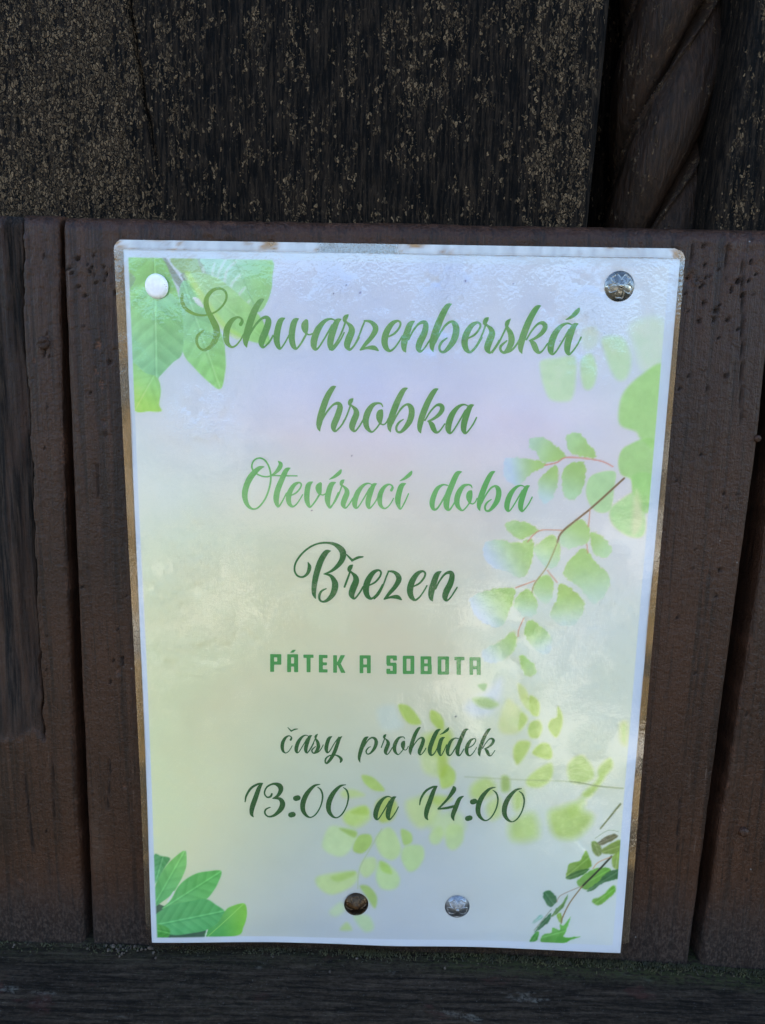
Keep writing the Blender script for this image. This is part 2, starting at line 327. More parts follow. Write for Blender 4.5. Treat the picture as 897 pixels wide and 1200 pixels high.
def board(name, xl, xr, zb, zt, y0, nx, nz, rtop=0.006, rside=0.0025, depth=0.028, seed=0, split=False, xfix=None):
    zs = np.concatenate([np.linspace(zb, zt - rtop * 1.6, nz), np.linspace(zt - rtop * 1.6, zt, 14)[1:]])
    s = np.linspace(0, 1, nx); s = np.concatenate([np.linspace(0, 0.03, 8)[:-1], np.linspace(0.03, 0.97, nx), np.linspace(0.97, 1, 8)[1:]])
    Z = np.repeat(zs[:, None], len(s), 1)
    L = xl(Z[:, 0])[:, None]; R = xr(Z[:, 0])[:, None]
    wob = 0.0006 * (fbm(Z / 0.012, Z * 0 + 2, seed, 4) - 0.5)
    X = L + (R - L) * s[None, :] + wob
    dside = np.minimum(X - L - wob, R + wob - X).clip(0); dtop = (zt - Z + 0.0009 * (fbm(X / 0.02, Z * 0, seed + 3) - 0.5)).clip(0)
    def ro(d, r):
        t = (r - d).clip(0, r); return r - np.sqrt(np.maximum(r * r - t * t, 0))
    Y = y0 + ro(dside, rside) + ro(dtop, rtop)
    Xm, Zm = X * 1000, Z * 1000
    Y -= 0.00045 * (fbm(Xm / 18, Zm / 60, seed + 1, 4) - 0.5) + 0.00030 * (fbm(Xm / 2.6, Zm / 10, seed + 2, 4) - 0.5)
    Y -= 0.00016 * (fbm(Xm / 1.4, Zm / 22, seed + 4, 3) - 0.5)
    # paint runs near the top edge
    Y -= 0.0005 * sstep(0.030, 0.004, zt - Z) * (fbm(Xm / 7, Zm / 9, seed + 8, 3) - 0.45)
    wear = 0.75 * sstep(0.0016, 0.0004, np.minimum(dside, dtop * 0.5)) * sstep(0.52, 0.62, fbm(Xm / 4, Zm / 7, seed + 15, 4)); raw = np.zeros_like(Y)   # rubbed arrises
    gb = unproj(450, 1040, y0)[1]
    grime = sstep(gb + 0.012, gb - 0.03, Z + 0.02 * (fbm(Xm / 9, Zm / 40, seed + 5, 4) - 0.5))
    # wrinkled skin of thick paint, more of it near the top
    wr = sstep(0.075, 0.01, zt - Z) * sstep(0.42, 0.62, fbm(Xm / 16, Zm / 18, seed + 12, 3)); Y -= 0.0009 * wr * (np.abs(fbm(Xm / 3.4, Zm / 4.4, seed + 13, 3) - 0.5) * 2 - 0.2)
    def pdist(px, py):
        x, z = unproj(px, py, y0); return (X - x) * 1000, (Z - z) * 1000
    for px, py, r in CHIPS:
        a, b = pdist(px, py); r = r * 0.30
        d = np.hypot(a * 1.5, b) + 1.6 * (fbm(Xm / 0.9, Zm / 0.9, seed + 6, 2) - 0.5)
        m = sstep(r * 1.15, r * 0.75, d); wear = np.maximum(wear, m); Y += 0.00045 * m
    for px, py, r in HOLES:
        a, b = pdist(px, py); r = r * 0.33
        m = np.exp(-((a * a * 1.3 + b * b * 0.7) / (r * r)) ** 2); Y += 0.0016 * m; raw = np.maximum(raw, m)
        m2 = np.exp(-((np.hypot(a, b) - r * 1.5) / 0.35) ** 2); Y -= 0.00022 * m2
    for x0, ya, x1, yb, w in VCR:
        xa, za = unproj(x0, ya, y0); xb, zb2 = unproj(x1, yb, y0)
        t = ((Z - zb2) / (za - zb2)); xc = xb + (xa - xb) * t + 0.0007 * (fbm(Zm / 5, Zm * 0, seed, 3) - 0.5)
        m = np.exp(-((X - xc) * 1000 / (w * 0.32)) ** 2) * sstep(-0.02, 0.08, t) * sstep(1.02, 0.92, t); Y += 0.0011 * m; raw = np.maximum(raw, m * 0.8)
    if split:                                 # the torn-out strip of bare wood along the left
        ef = edge_fn([(24, 250), (29, 400), (36, 540), (44, 720), (49, 800), (51, 862)], y0)
        zend = unproj(30, 866, y0)[1]
        xe = ef(Z) + 0.0024 * (fbm(Zm / 9, Zm * 0 + 5, 3, 4) - 0.5)
        m = sstep(0.0006, -0.0006, X - xe) * sstep(zend - 0.001, zend + 0.0025, Z + 0.010 * (fbm(Xm / 5, Zm * 0, 9, 3) - 0.5) - 0.16 * (X - xe + 0.012))
        dd = np.clip((xe - X) * 1000, 0, 30)
        ridge = fbm(Xm / 1.3 + 0.6 * fbm(Xm / 6, Zm / 30, 5, 2), Zm / 55, 11, 4)
        m = m * (0.35 + 0.65 * sstep(zend, zend + 0.05, Z))
        seam = np.exp(-((X - xe + 0.0003) * 1000 / 0.45) ** 2) * sstep(zend - 0.002, zend + 0.006, Z); Y += 0.0045 * seam; raw = np.maximum(raw, seam)
        Y += m * (0.0022 + 0.0024 * ridge + 0.0022 * np.exp(-(dd / 1.1) ** 2) - 0.0016 * sstep(4, 9, dd) * fbm(Xm / 5, Zm / 60, 12, 2))
        raw = np.maximum(raw, sstep(0.0, 0.6, m) * (0.25 + 0.75 * sstep(0.36, 0.60, fbm(Xm / 4, Zm / 60, 21, 3))))
    V = np.stack([X, Y, Z], -1); nr, nc = X.shape
    verts = V.reshape(-1, 3); faces = grid_faces(nr, nc)
    # skirt back to depth
    loop = [(0, j) for j in range(nc)] + [(i, nc - 1) for i in range(1, nr)] + [(nr - 1, j) for j in range(nc - 2, -1, -1)] + [(i, 0) for i in range(nr - 2, 0, -1)]
    idx = np.array([i * nc + j for i, j in loop]); back = verts[idx].copy(); back[:, 1] = y0 + depth
    n0 = len(verts); n = len(idx); k = np.arange(n); k2 = (k + 1) % n
    sk = np.stack([idx[k2], idx[k], n0 + k, n0 + k2], -1)
    me = mesh_from(np.concatenate([verts, back]), np.concatenate([faces, sk]), name)
    z = np.zeros(n)
    attr(me, 'wear', np.concatenate([wear.ravel(), z])); attr(me, 'raw', np.concatenate([raw.ravel(), z + 0.6])); attr(me, 'grime', np.concatenate([grime.ravel(), z]))
    o = link(name, me, M_PAINT); adopt(o, door); return o
const = lambda v: (lambda z: np.full_like(np.asarray(z, float), v))
XL = float(g1l(Z0)) - 0.062
board('board', const(XL), g1l, ZBm, ZT + 0.0008, YB, 110, 330, seed=3, split=True)
board('board', g1r, g2l, ZBm, ZT, YB, 330, 380, seed=11)
XR = float(g2r(Z0)) + 0.07
board('board', g2r, const(XR), ZBm, ZT - 0.0005, YB + 0.0006, 100, 260, seed=23)
for i in range(4):                            # the same boarding going on to both sides, out of the picture
    board('board', const(XL - 0.003 - 0.16 * (i + 1)), const(XL - 0.003 - 0.16 * i - 0.003), ZBm, ZT, YB, 40, 60, seed=31 + i)
    board('board', const(XR + 0.004 + 0.16 * i), const(XR + 0.16 * (i + 1)), ZBm, ZT, YB, 40, 60, seed=41 + i)
DX0, DX1 = XL - 0.64, XR + 0.64

def slab(name, x0, x1, y0, y1, z0, z1, mat, crust=0.0):
    v = [(x, y, z) for z in (z0, z1) for y in (y0, y1) for x in (x0, x1)]
    f = [[0, 1, 5, 4], [1, 3, 7, 5], [3, 2, 6, 7], [2, 0, 4, 6], [4, 5, 7, 6], [2, 3, 1, 0]]
    me = mesh_from(v, f, name); attr(me, 'crust', np.full(8, crust))
    for a in ('wear', 'raw', 'grime'): attr(me, a, np.full(8, 0.3 if a == 'raw' else 0))
    o = link(name, me, mat, smooth=False); adopt(o, door); return o
DTOP = 1.95
slab('backing_panel', DX0, DX1, 0.0745, 0.095, 0.0, DTOP, M_OLD, 0.2)
slab('lower_panel', DX0, DX1, YB + 0.004, 0.0605, 0.02, ZBm - 0.055, M_PAINT)

def old_panel(name, xl, xr, y0, zlo, zhi, f, seed, crustfn, crack=None, depth=0.0622):
    """crusted plank; xl, xr: edge functions of z; f: finely meshed x range"""
    zs = axis(zlo, zhi, zlo, Z0 + 0.262, 0.0007, 0.03)
    a, b = float(xl(Z0 + 0.2)), float(xr(Z0 + 0.2))
    xs = axis(a, b, max(a, f[0]), min(b, f[1]), 0.0007, 0.02)
    s = (xs - a) / (b - a)
    Z = np.repeat(zs[:, None], len(s), 1); L = xl(zs)[:, None]; R = xr(zs)[:, None]
    X = L + (R - L) * s[None, :]; Xm, Zm = X * 1000, Z * 1000
    d = np.minimum(X - L, R - X).clip(0); r = 0.003; t = (r - d).clip(0, r)
    Y = y0 + r - np.sqrt(np.maximum(r * r - t * t, 0))
    Y -= 0.0009 * (fbm(Xm / 1.5, Zm / 26, seed, 4) - 0.5) + 0.0005 * (fbm(Xm / 1.1, Zm / 2.6, seed + 2, 2) - 0.5) + 0.0012 * (fbm(Xm / 25, Zm / 80, seed + 5, 3) - 0.5)
    cr = crustfn(X, Z, Xm, Zm) * sstep(0.0005, 0.0045, d)
    if crack:
        cx = edge_fn(crack, y0)(Z) + 0.0012 * (fbm(Zm / 6, Zm * 0, 8, 3) - 0.5)
        zb = min(unproj(*p, y0)[1] for p in crack)
        m = np.exp(-((X - cx) * 1000 / 0.55) ** 2) * sstep(zb - 0.004, zb + 0.02, Z); Y += 0.0035 * m
        Y -= 0.0007 * sstep(0.0, -0.002, X - cx) * sstep(-0.03, -0.002, X - cx) * sstep(zb - 0.02, zb + 0.02, Z)
    nr, nc = X.shape; verts = np.stack([X, Y, Z], -1).reshape(-1, 3); faces = grid_faces(nr, nc)
    loop = [(0, j) for j in range(nc)] + [(i, nc - 1) for i in range(1, nr)] + [(nr - 1, j) for j in range(nc - 2, -1, -1)] + [(i, 0) for i in range(nr - 2, 0, -1)]
    idx = np.array([i * nc + j for i, j in loop]); back = verts[idx].copy(); back[:, 1] = y0 + depth
    n0 = len(verts); n = len(idx); k = np.arange(n); k2 = (k + 1) % n
    me = mesh_from(np.concatenate([verts, back]), np.concatenate([faces, np.stack([idx[k2], idx[k], n0 + k, n0 + k2], -1)]), name)
    attr(me, 'crust', np.concatenate([cr.ravel(), np.zeros(n)]))
    o = link(name, me, M_OLD); adopt(o, door); return o
YP = 0.012
ZP = ZT - 0.004
pe = edge_fn([(716, 2), (690, 272)], YP); rl = edge_fn([(876, 2), (828, 276)], YP)
px_l = unproj(150, 60, YP)[0]
def crust_main(X, Z, Xm, Zm):
    left = sstep(px_l + 0.012, px_l - 0.008, X - 0.05 * (Z0 + 0.2 - Z))
    top = sstep(Z0 + 0.17, Z0 + 0.25, Z)
    rgt = sstep(float(pe(Z0 + 0.2)) - 0.055, float(pe(Z0 + 0.2)) - 0.005, X)
    bot = sstep(Z0 + 0.185, Z0 + 0.15, Z)
    n = fbm(Xm / 14, Zm / 34, 71, 4) - 0.5
    return np.clip(0.30 + 0.80 * left + 0.10 * top + 0.26 * rgt + 0.16 * bot + 0.95 * n + 0.5 * (fbm(Xm / 4, Zm / 16, 73, 3) - 0.5), 0, 1)
def crust_post(X, Z, Xm, Zm):
    return np.clip(0.42 + 0.7 * (fbm(Xm / 12, Zm / 30, 77, 3) - 0.5), 0, 1)
old_panel('upper_panel', const(DX0), pe, YP, ZP, DTOP - 0.01, (-0.19, 0.2), 51, crust_main, [(150, -40), (153, 10), (160, 60), (168, 110), (178, 160), (185, 200)])
old_panel('post', rl, const(DX1), YP - 0.003, ZP, DTOP - 0.01, (0.1, 0.21), 61, crust_post, depth=0.065)

# twisted (three-strand) half column standing in the niche between panel and post
def rope():
    Yc = 0.0480; R = 0.0218
    xa, za = unproj(788, 80, Yc); xb, zb = unproj(762, 262, Yc); xc = (xa + xb) / 2
    z0, z1 = ZP, DTOP - 0.01
    zs = axis(z0, z1, z0, Z0 + 0.27, 0.0009, 0.006); nt = 144
    th = np.linspace(0, 2 * math.pi, nt, endpoint=False)
    Zg = np.repeat(zs[:, None], nt, 1); T = np.repeat(th[None, :], len(zs), 0)
    pitch = 0.172; strands = 3
    # angle measured so that the strands climb to the right on the side facing the viewer
    zr = unproj(768, 226, Yc - R * 0.7)[1]
    psi = (T + math.pi / 2 - 2 * math.pi * (Zg - zr) / pitch) * strands
    w = (psi + math.pi) % (2 * math.pi) - math.pi           # 0 at a groove
    u = np.abs(w) / math.pi                                  # 0 groove .. 1 crest
    r = R * (0.50 + 0.50 * np.sqrt(1 - (1 - u) ** 2.0))
    r += R * 0.17 * np.exp(-((w - 0.40) / 0.16) ** 2)       # fillet running beside each groove
    r -= R * 0.12 * np.exp(-((w - 0.0) / 0.16) ** 2)
    am = T * R * 1000; zm = Zg * 1000
    r += 0.0012 * (fbm((am - 0.35 * zm) / 1.8, (zm + am) / 30, 81, 4) - 0.5) + 0.0014 * (fbm(am / 9, zm / 16, 83, 3) - 0.5)
    X = xc + r * np.cos(T); Y = Yc + r * np.sin(T)
    me = mesh_from(np.stack([X, Y, Zg], -1).reshape(-1, 3), grid_faces(len(zs), nt, wrap=True), 'twisted_moulding')
    attr(me, 'crust', (0.25 + 0.6 * (fbm(am / 10, zm / 18, 87, 3) - 0.5) + 1.1 * np.exp(-((w - 0.42) / 0.14) ** 2)).ravel())   # paler along the fillets, painting in their lit ridge
    o = link('twisted_moulding', me, M_ROPE); adopt(o, door); o['label'] = 'twisted rope-like carved wooden moulding'
rope()

# weathered sill under the boards, its worn top sloping outwards
def sill():
    xs = axis(DX0, DX1, -0.2, 0.2, 0.0008, 0.02)
    zj = lambda x: np.interp(x, *zip(*sorted((unproj(px, py, YB - 0.001)[0], unproj(px, py, YB - 0.001)[1]) for px, py in ((5, 1104), (150, 1108), (330, 1111), (600, 1120), (800, 1131), (892, 1139)))))
    prof = [(0.010, 0.001), (0.002, 0.0005)]
    t = np.linspace(0, 1, 64)
    prof += [(-0.044 * a, -0.0005 - 0.016 * a - 0.004 * a * a) for a in t]
    prof += [(-0.0465, -0.023), (-0.0475, -0.027), (-0.0475, -0.05), (-0.0475, -0.09), (0.010, -0.09)]
    P = np.array(prof); Xg = np.repeat(xs[None, :], len(P), 0); Yg = YB + np.repeat(P[:, :1], len(xs), 1); Zg = zj(xs)[None, :] + np.repeat(P[:, 1:], len(xs), 1)
    Xm, Ym = Xg * 1000, Yg * 1000
    n = 0.0007 * (fbm(Xm / 22, Ym / 0.9, 91, 4) - 0.5) + 0.0009 * (fbm(Xm / 3.5, Ym / 1.6, 92, 4) - 0.5) + 0.0008 * (fbm(Xm / 20, Ym / 14, 93, 3) - 0.5)
    Zg += n
    me = mesh_from(np.stack([Xg, Yg, Zg], -1).reshape(-1, 3), grid_faces(len(P), len(xs), flip=True), 'sill')
    attr(me, 'moss', (sstep(-0.009, -0.001, Yg) * (0.4 + sstep(0.0, 0.05, Xg))).ravel())
    o = link('sill', me, M_SILL); adopt(o, door)
    return zj
ZJ = sill()

# nail heads on the boards
def nail(px, py, r, mat, slot, dome):
    x, z = unproj(px, py, YB); n = 28
    rings = [(r, 0.0022), (r, -0.0001), (r * 0.9, -dome * 0.55), (r * 0.6, -dome * 0.9), (r * 0.25, -dome), (0.00001, -dome)]
    v = []; f = []
    for rr, y in rings:
        for k in range(n):
            a = 2 * math.pi * k / n; xx, zz = rr * math.cos(a), rr * math.sin(a)
            v.append((x + xx, YB + y + (0.0006 if slot and abs(zz - 0.3 * xx) < r * 0.14 and rr < r * 0.95 else 0) + 0.0001 * random.random(), z + zz))
    for i in range(len(rings) - 1):
        for k in range(n): f.append([i * n + k, i * n + (k + 1) % n, (i + 1) * n + (k + 1) % n, (i + 1) * n + k])
    me = mesh_from(v, f, 'nail_head')
    for a in ('wear', 'raw', 'grime'): attr(me, a, np.full(len(v), 0.35 if a == 'raw' and slot else 0))
    o = link('nail_head', me, mat); adopt(o, door)
random.seed(4)
nail(51, 402, 0.0026, M_PAINT, True, 0.0011)
nail(872, 975, 0.0022, M_PAINT, False, 0.0016)
nail(888, 514, 0.0014, M_PAINT, False, 0.0008)

# ------------------------------------------------------------------ the laminated notice
corners = [(146, 292), (797, 303), (725, 1113), (180, 1101)]
mm = [(0, 0), (210, 0), (210, 297), (0, 297)]
def homog(src, dst):
    A = []; b = []
    for (x, y), (u, v) in zip(src, dst):
        A += [[x, y, 1, 0, 0, 0, -u * x, -u * y], [0, 0, 0, x, y, 1, -v * x, -v * y]]; b += [u, v]
    return np.append(np.linalg.solve(np.array(A, float), np.array(b, float)), 1).reshape(3, 3)
H_pm = homog(corners, mm); H_mp = np.linalg.inv(H_pm)
def hmap(H, x, y):
    w = H[2, 0] * x + H[2, 1] * y + H[2, 2]
    return (H[0, 0] * x + H[0, 1] * y + H[0, 2]) / w, (H[1, 0] * x + H[1, 1] * y + H[1, 2]) / w
PINS = [hmap(H_pm, *p) for p in ((185.5, 336), (726, 335), (417.5, 1058.5), (535.5, 1062))]
def wave(u, v):
    """how far the sheet stands off the boards, in mm"""
    u = np.asarray(u, float); v = np.asarray(v, float)
    b = sstep(215, 297, v)
    w = 0.25 + 0.22 * np.sin(u / 31 + v / 70) * np.sin(v / 47 + 0.6) + 0.3 * sstep(60, 150, v) * sstep(260, 170, v) * np.cos((u - 105) / 60)
    w = w + b * (2.1 * sstep(62, -5, u) + 1.9 * sstep(140, 215, u) + 0.55 * np.exp(-((u - 108) / 20) ** 2) - 0.2)
    for pu, pv in PINS: w = w - 0.35 * np.exp(-((u - pu) ** 2 + (v - pv) ** 2) / 70.0)
    return np.maximum(w + 0.12, 0.02)
def sheet(u, v, off):
    """paper mm -> world, off = mm towards the viewer from the paper's face"""
    return np.stack([(u - 105) / 1000, -(wave(u, v) + off) / 1000, Z0 + (148.5 - v) / 1000], -1)

notice = thing('laminated_notice', 'laminated white opening hours notice with green script lettering and leaf print, pinned to dark boards', 'notice', (0, 0, Z0 - 0.1485))

# ---- the print, as colours on the sheet
GS = 0.40
uu = np.linspace(0, 210, int(210 / GS) + 1); vv = np.linspace(0, 297, int(297 / GS) + 1)
U, Vv = np.meshgrid(uu, vv)
PX, PY = hmap(H_mp, U, Vv)
BGC = [(165, 480, 206, 216, 214), (300, 340, 200, 208, 234), (450, 330, 192, 202, 236), (600, 330, 196, 206, 236), (740, 420, 202, 212, 216), (250, 500, 203, 211, 228), (450, 440, 192, 202, 232),
       (600, 450, 204, 208, 226), (200, 600, 207, 214, 202), (400, 540, 204, 203, 208), (560, 520, 205, 205, 217), (720, 620, 207, 205, 210), (200, 700, 212, 208, 184), (330, 640, 211, 206, 184), (460, 620, 213, 204, 190),
       (540, 600, 214, 202, 194), (700, 720, 200, 210, 210), (190, 780, 203, 209, 180), (330, 730, 194, 204, 174), (450, 740, 196, 204, 184), (700, 800, 198, 215, 203), (180, 880, 197, 211, 180), (300, 850, 184, 202, 182),
       (450, 830, 183, 200, 185), (680, 850, 208, 223, 193), (220, 930, 203, 215, 184), (350, 950, 175, 195, 184), (500, 1000, 170, 190, 195), (650, 1000, 194, 214, 204), (300, 1060, 170, 190, 195), (450, 1080, 166, 187, 202),
       (640, 1060, 173, 196, 211), (200, 990, 199, 212, 178)]  # background print tones, with some of the film's reflected tint mixed in
num = np.zeros(U.shape + (3,)); den = np.zeros(U.shape)
for x, y, r_, g_, b_ in BGC:
    w = np.exp(-((PX - x) ** 2 + (PY - y) ** 2) / (2 * 75.0 ** 2)) + 1e-9
    num += w[..., None] * np.array([r_, g_, b_]); den += w
ART = num / den[..., None] * 0.955
ART *= 1 - sstep(640, 400, PY)[..., None] * np.array([0.085, 0.03, 0.015])
ART += (6 * (fbm(PX / 60, PY / 45, 5, 3) - 0.5))[..., None]
CROPS = dict(F=(130, 280, 220 / 897), BL=(170, 980, 150 / 897), R1=(550, 380, 230 / 897), R2=(540, 560, 230 / 897), R3=(540, 780, 210 / 897),
             R4=(350, 940, 230 / 897), R5=(360, 780, 200 / 897), R6=(600, 940, 150 / 897))
def catmull(P, closed, n=6):
    P = np.asarray(P, float); m = len(P); out = []
    for i in range(m if closed else m - 1):
        if closed: a, b, c, d = P[i - 1], P[i], P[(i + 1) % m], P[(i + 2) % m]
        else: a, b, c, d = P[max(i - 1, 0)], P[i], P[i + 1], P[min(i + 2, m - 1)]
        for t in np.arange(n) / n:
            out.append(0.5 * (2 * b + (c - a) * t + (2 * a - 5 * b + 4 * c - d) * t * t + (3 * b - a - 3 * c + d) * t ** 3))
    if not closed: out.append(P[-1])
    return np.array(out)
def window(x0, x1, y0, y1):
    (ua, va), (ub, vb), (uc, vc), (ud, vd) = [hmap(H_pm, x, y) for x, y in ((x0, y0), (x1, y0), (x1, y1), (x0, y1))]
    i0 = max(0, int(min(va, vb) / GS) - 1); i1 = min(len(vv), int(max(vc, vd) / GS) + 2)
    j0 = max(0, int(min(ua, ud) / GS) - 1); j1 = min(len(uu), int(max(ub, uc) / GS) + 2)
    return slice(i0, i1), slice(j0, j1)
def sdf(px, py, Q):
    d = np.full(px.shape, 1e9); ins = np.zeros(px.shape, bool)
    for (ax, ay), (bx, by) in zip(Q, np.roll(Q, -1, 0)):
        ex, ey = bx - ax, by - ay; L = ex * ex + ey * ey + 1e-12
        t = np.clip(((px - ax) * ex + (py - ay) * ey) / L, 0, 1)
        d = np.minimum(d, (px - ax - t * ex) ** 2 + (py - ay - t * ey) ** 2)
        c = (ay > py) != (by > py)
        ins ^= c & (px < ex * (py - ay) / (ey if abs(ey) > 1e-12 else 1e-12) + ax)
    return np.sqrt(d) * np.where(ins, -1, 1)
LEAFN = [0]
WREF = lin(np.array([194, 206, 220])) / np.array([1.19, 1.12, 1.22])
def leaf(cr, pts, col, col2=None, soft=0.8, alpha=1.0, ax=None, veins=0, vein=14, rough=0.0):
    """soft-edged printed leaf; colour runs from col (base) to col2 (tip) along ax = (base, tip)"""
    x0, y0, s = CROPS[cr]; Q = catmull(pts, True) * s + np.array([x0, y0]); LEAFN[0] += 1
    sl_ = window(Q[:, 0].min() - 3 * soft - 1, Q[:, 0].max() + 3 * soft + 1, Q[:, 1].min() - 3 * soft - 1, Q[:, 1].max() + 3 * soft + 1)
    px, py = PX[sl_], PY[sl_]; d = sdf(px, py, Q)
    if rough: d = d + rough * (fbm(px / 3.0, py / 3.0, LEAFN[0], 2) - 0.5) * 2
    a = alpha * sstep(soft, -soft, d)
    C = np.array(col, float) + np.zeros(px.shape + (3,))
    cen = Q.mean(0)
    if ax is None:
        e = Q - cen; w_, v_ = np.linalg.eigh(e.T @ e); dr = v_[:, 1]; pr = e @ dr
        b = cen + dr * pr.min(); tip = cen + dr * pr.max()
    else:
        b = np.array(ax[0]) * s + (x0, y0); tip = np.array(ax[1]) * s + (x0, y0)
    L = np.hypot(*(tip - b)); dr = (tip - b) / L
    t = ((px - b[0]) * dr[0] + (py - b[1]) * dr[1]) / L; sd_ = (-(px - b[0]) * dr[1] + (py - b[1]) * dr[0])
    if col2 is not None:
        q = sstep(0.1, 1.0, t)[..., None]; C = C * (1 - q) + np.array(col2, float) * q
    if veins:
        ph = (t * veins - np.abs(sd_) / L * veins * 0.9)
        C = C + (vein * (np.exp(-(((ph % 1) - 0.5) / 0.10) ** 2) * 0.55 - 0.35 * np.sin(ph * 2 * math.pi)) * np.exp(-(sd_ / (0.5 * L)) ** 2))[..., None]
        C = C + (vein * 1.9 * np.exp(-(sd_ / 0.8) ** 2) - vein * 0.9 * np.exp(-((sd_ - 1.7) / 0.9) ** 2))[..., None]
        C = C + (vein * 0.5 * np.sign(sd_) * sstep(0, 2, np.abs(sd_)))[..., None] * np.array([0.6, 0.5, 0.9])
    C = (C + (C.mean(-1, keepdims=True) - C) * 0.10) * np.array([0.925, 0.965, 0.955])
    C = C + (16 * (fbm(px / 9, py / 9, 40 + LEAFN[0], 4) - 0.5))[..., None]
    ART[sl_] = ART[sl_] * (1 - a[..., None]) + C * a[..., None]
def stem(cr, pts, w, col, alpha=1.0, soft=0.5):
    x0, y0, s = CROPS[cr]; Q = catmull(pts, False) * s + np.array([x0, y0]); w = w * s / 2
    sl_ = window(Q[:, 0].min() - w - 3, Q[:, 0].max() + w + 3, Q[:, 1].min() - w - 3, Q[:, 1].max() + w + 3)
    px, py = PX[sl_], PY[sl_]; d = np.full(px.shape, 1e9)
    for (ax, ay), (bx, by) in zip(Q[:-1], Q[1:]):
        ex, ey = bx - ax, by - ay; L = ex * ex + ey * ey + 1e-12
        t = np.clip(((px - ax) * ex + (py - ay) * ey) / L, 0, 1)
        d = np.minimum(d, np.hypot(px - ax - t * ex, py - ay - t * ey))
    a = (alpha * sstep(w + soft, w - soft, d))[..., None]
    ART[sl_] = ART[sl_] * (1 - a) + np.array(col, float) * a

# top left: pale big leaves
leaf('F', [(290, 92), (450, 92), (470, 165), (375, 172), (345, 168)], (150, 185, 140), soft=0.7)
stem('F', [(430, 92), (455, 165)], 26, (140, 165, 150))
leaf('F', [(440, 92), (600, 90), (768, 95), (776, 180), (768, 255), (735, 330), (700, 348), (650, 300), (580, 235), (510, 182), (465, 165), (448, 130)], (163, 204, 190), (146, 200, 140), ax=((520, 130), (760, 200)), veins=0)
stem('F', [(590, 92), (640, 200), (700, 345)], 5, (120, 170, 130), 0.8)
for k in range(3): stem('F', [(545 - 55 * k + 10, 95 + 22 * k), (525 - 35 * k, 150 + 16 * k), (515 - 20 * k, 185)], 12, (200, 222, 228), 0.45, 1.2)
for k in range(4): stem('F', [(600 + 22 * k, 110 + 62 * k), (560 + 25 * k, 150 + 62 * k), (548 + 26 * k, 205 + 50 * k)], 14, (196, 220, 224), 0.5, 1.2)
for k in range(3): stem('F', [(615 + 26 * k, 130 + 60 * k), (690 + 22 * k, 120 + 55 * k), (768, 130 + 62 * k)], 5, (120, 182, 128), 0.5, 0.8)
stem('F', [(250, 92), (290, 150), (345, 225)], 30, (126, 146, 138)); stem('F', [(352, 175), (375, 215), (402, 262)], 24, (128, 146, 140))
leaf('F', [(340, 215), (378, 200), (430, 275), (490, 372), (540, 470), (553, 570), (550, 640), (528, 717), (470, 682), (400, 612), (352, 548), (338, 430), (330, 300)], (140, 196, 160), (150, 206, 132), ax=((350, 200), (528, 717)), veins=7, vein=11)
leaf('F', [(395, 278), (432, 290), (447, 328), (418, 312)], (225, 235, 235), soft=0.5)
leaf('F', [(372, 170), (440, 163), (510, 185), (580, 235), (650, 300), (700, 350), (735, 400), (764, 497), (700, 496), (620, 470), (540, 420), (470, 330), (410, 250)], (166, 206, 165), (150, 204, 130), ax=((375, 172), (764, 497)), veins=6, vein=7)
stem('F', [(372, 172), (440, 280), (540, 415), (610, 465)], 34, (172, 214, 128), 0.55, 2.2)
leaf('F', [(84, 85), (160, 82), (245, 88), (290, 170), (330, 280), (352, 420), (345, 548), (300, 592), (240, 655), (225, 668), (150, 645), (108, 610), (92, 400), (84, 240)], (140, 196, 126), (138, 196, 156), ax=((214, 40), (224, 690)), veins=8, vein=12)
leaf('F', [(84, 160), (118, 180), (120, 200), (98, 235), (84, 230)], (130, 165, 140), soft=1.0, alpha=0.8)
leaf('F', [(104, 600), (170, 640), (226, 662), (244, 720), (236, 790), (247, 823), (190, 824), (112, 808)], (150, 204, 140), (170, 214, 110), soft=0.7, ax=((220, 640), (130, 800)), veins=4, vein=8)
# bottom left: fresh green leaves
leaf('BL', [(70, 125), (120, 128), (182, 145), (150, 200), (95, 300), (72, 300)], (88, 165, 105), (100, 180, 120), veins=5, vein=12)
leaf('BL', [(70, 690), (72, 470), (160, 478), (200, 500), (430, 640), (432, 692)], (70, 110, 90), soft=0.6)
leaf('BL', [(70, 470), (80, 340), (140, 220), (200, 150), (284, 92), (297, 160), (290, 220), (250, 310), (200, 385), (140, 435)], (96, 180, 112), (130, 196, 112), ax=((70, 470), (284, 92)), veins=5, vein=10)
stem('BL', [(210, 375), (190, 410), (170, 440)], 12, (215, 225, 205))
leaf('BL', [(130, 490), (190, 430), (240, 340), (300, 285), (370, 250), (450, 237), (538, 238), (515, 320), (480, 380), (432, 432), (350, 445), (250, 462)], (104, 186, 118), (96, 184, 96), ax=((130, 490), (538, 238)), veins=6, vein=11)
leaf('BL', [(70, 545), (180, 470), (300, 445), (430, 430), (500, 470), (564, 520), (552, 570), (500, 612), (440, 645), (330, 664), (200, 672), (80, 620)], (92, 178, 118), (84, 176, 108), ax=((80, 600), (560, 515)), veins=7, vein=13)
leaf('BL', [(70, 600), (140, 605), (185, 640), (165, 692), (70, 692)], (86, 168, 84), soft=0.7, veins=3)
leaf('BL', [(435, 690), (450, 640), (512, 600), (562, 520), (600, 488), (694, 466), (716, 520), (710, 580), (692, 630), (650, 690)], (92, 178, 104), (130, 198, 80), ax=((460, 620), (720, 570)), veins=0)
stem('BL', [(445, 690), (560, 590), (694, 468)], 5, (150, 205, 120), 0.8); stem('BL', [(428, 690), (440, 645)], 8, (210, 222, 215))
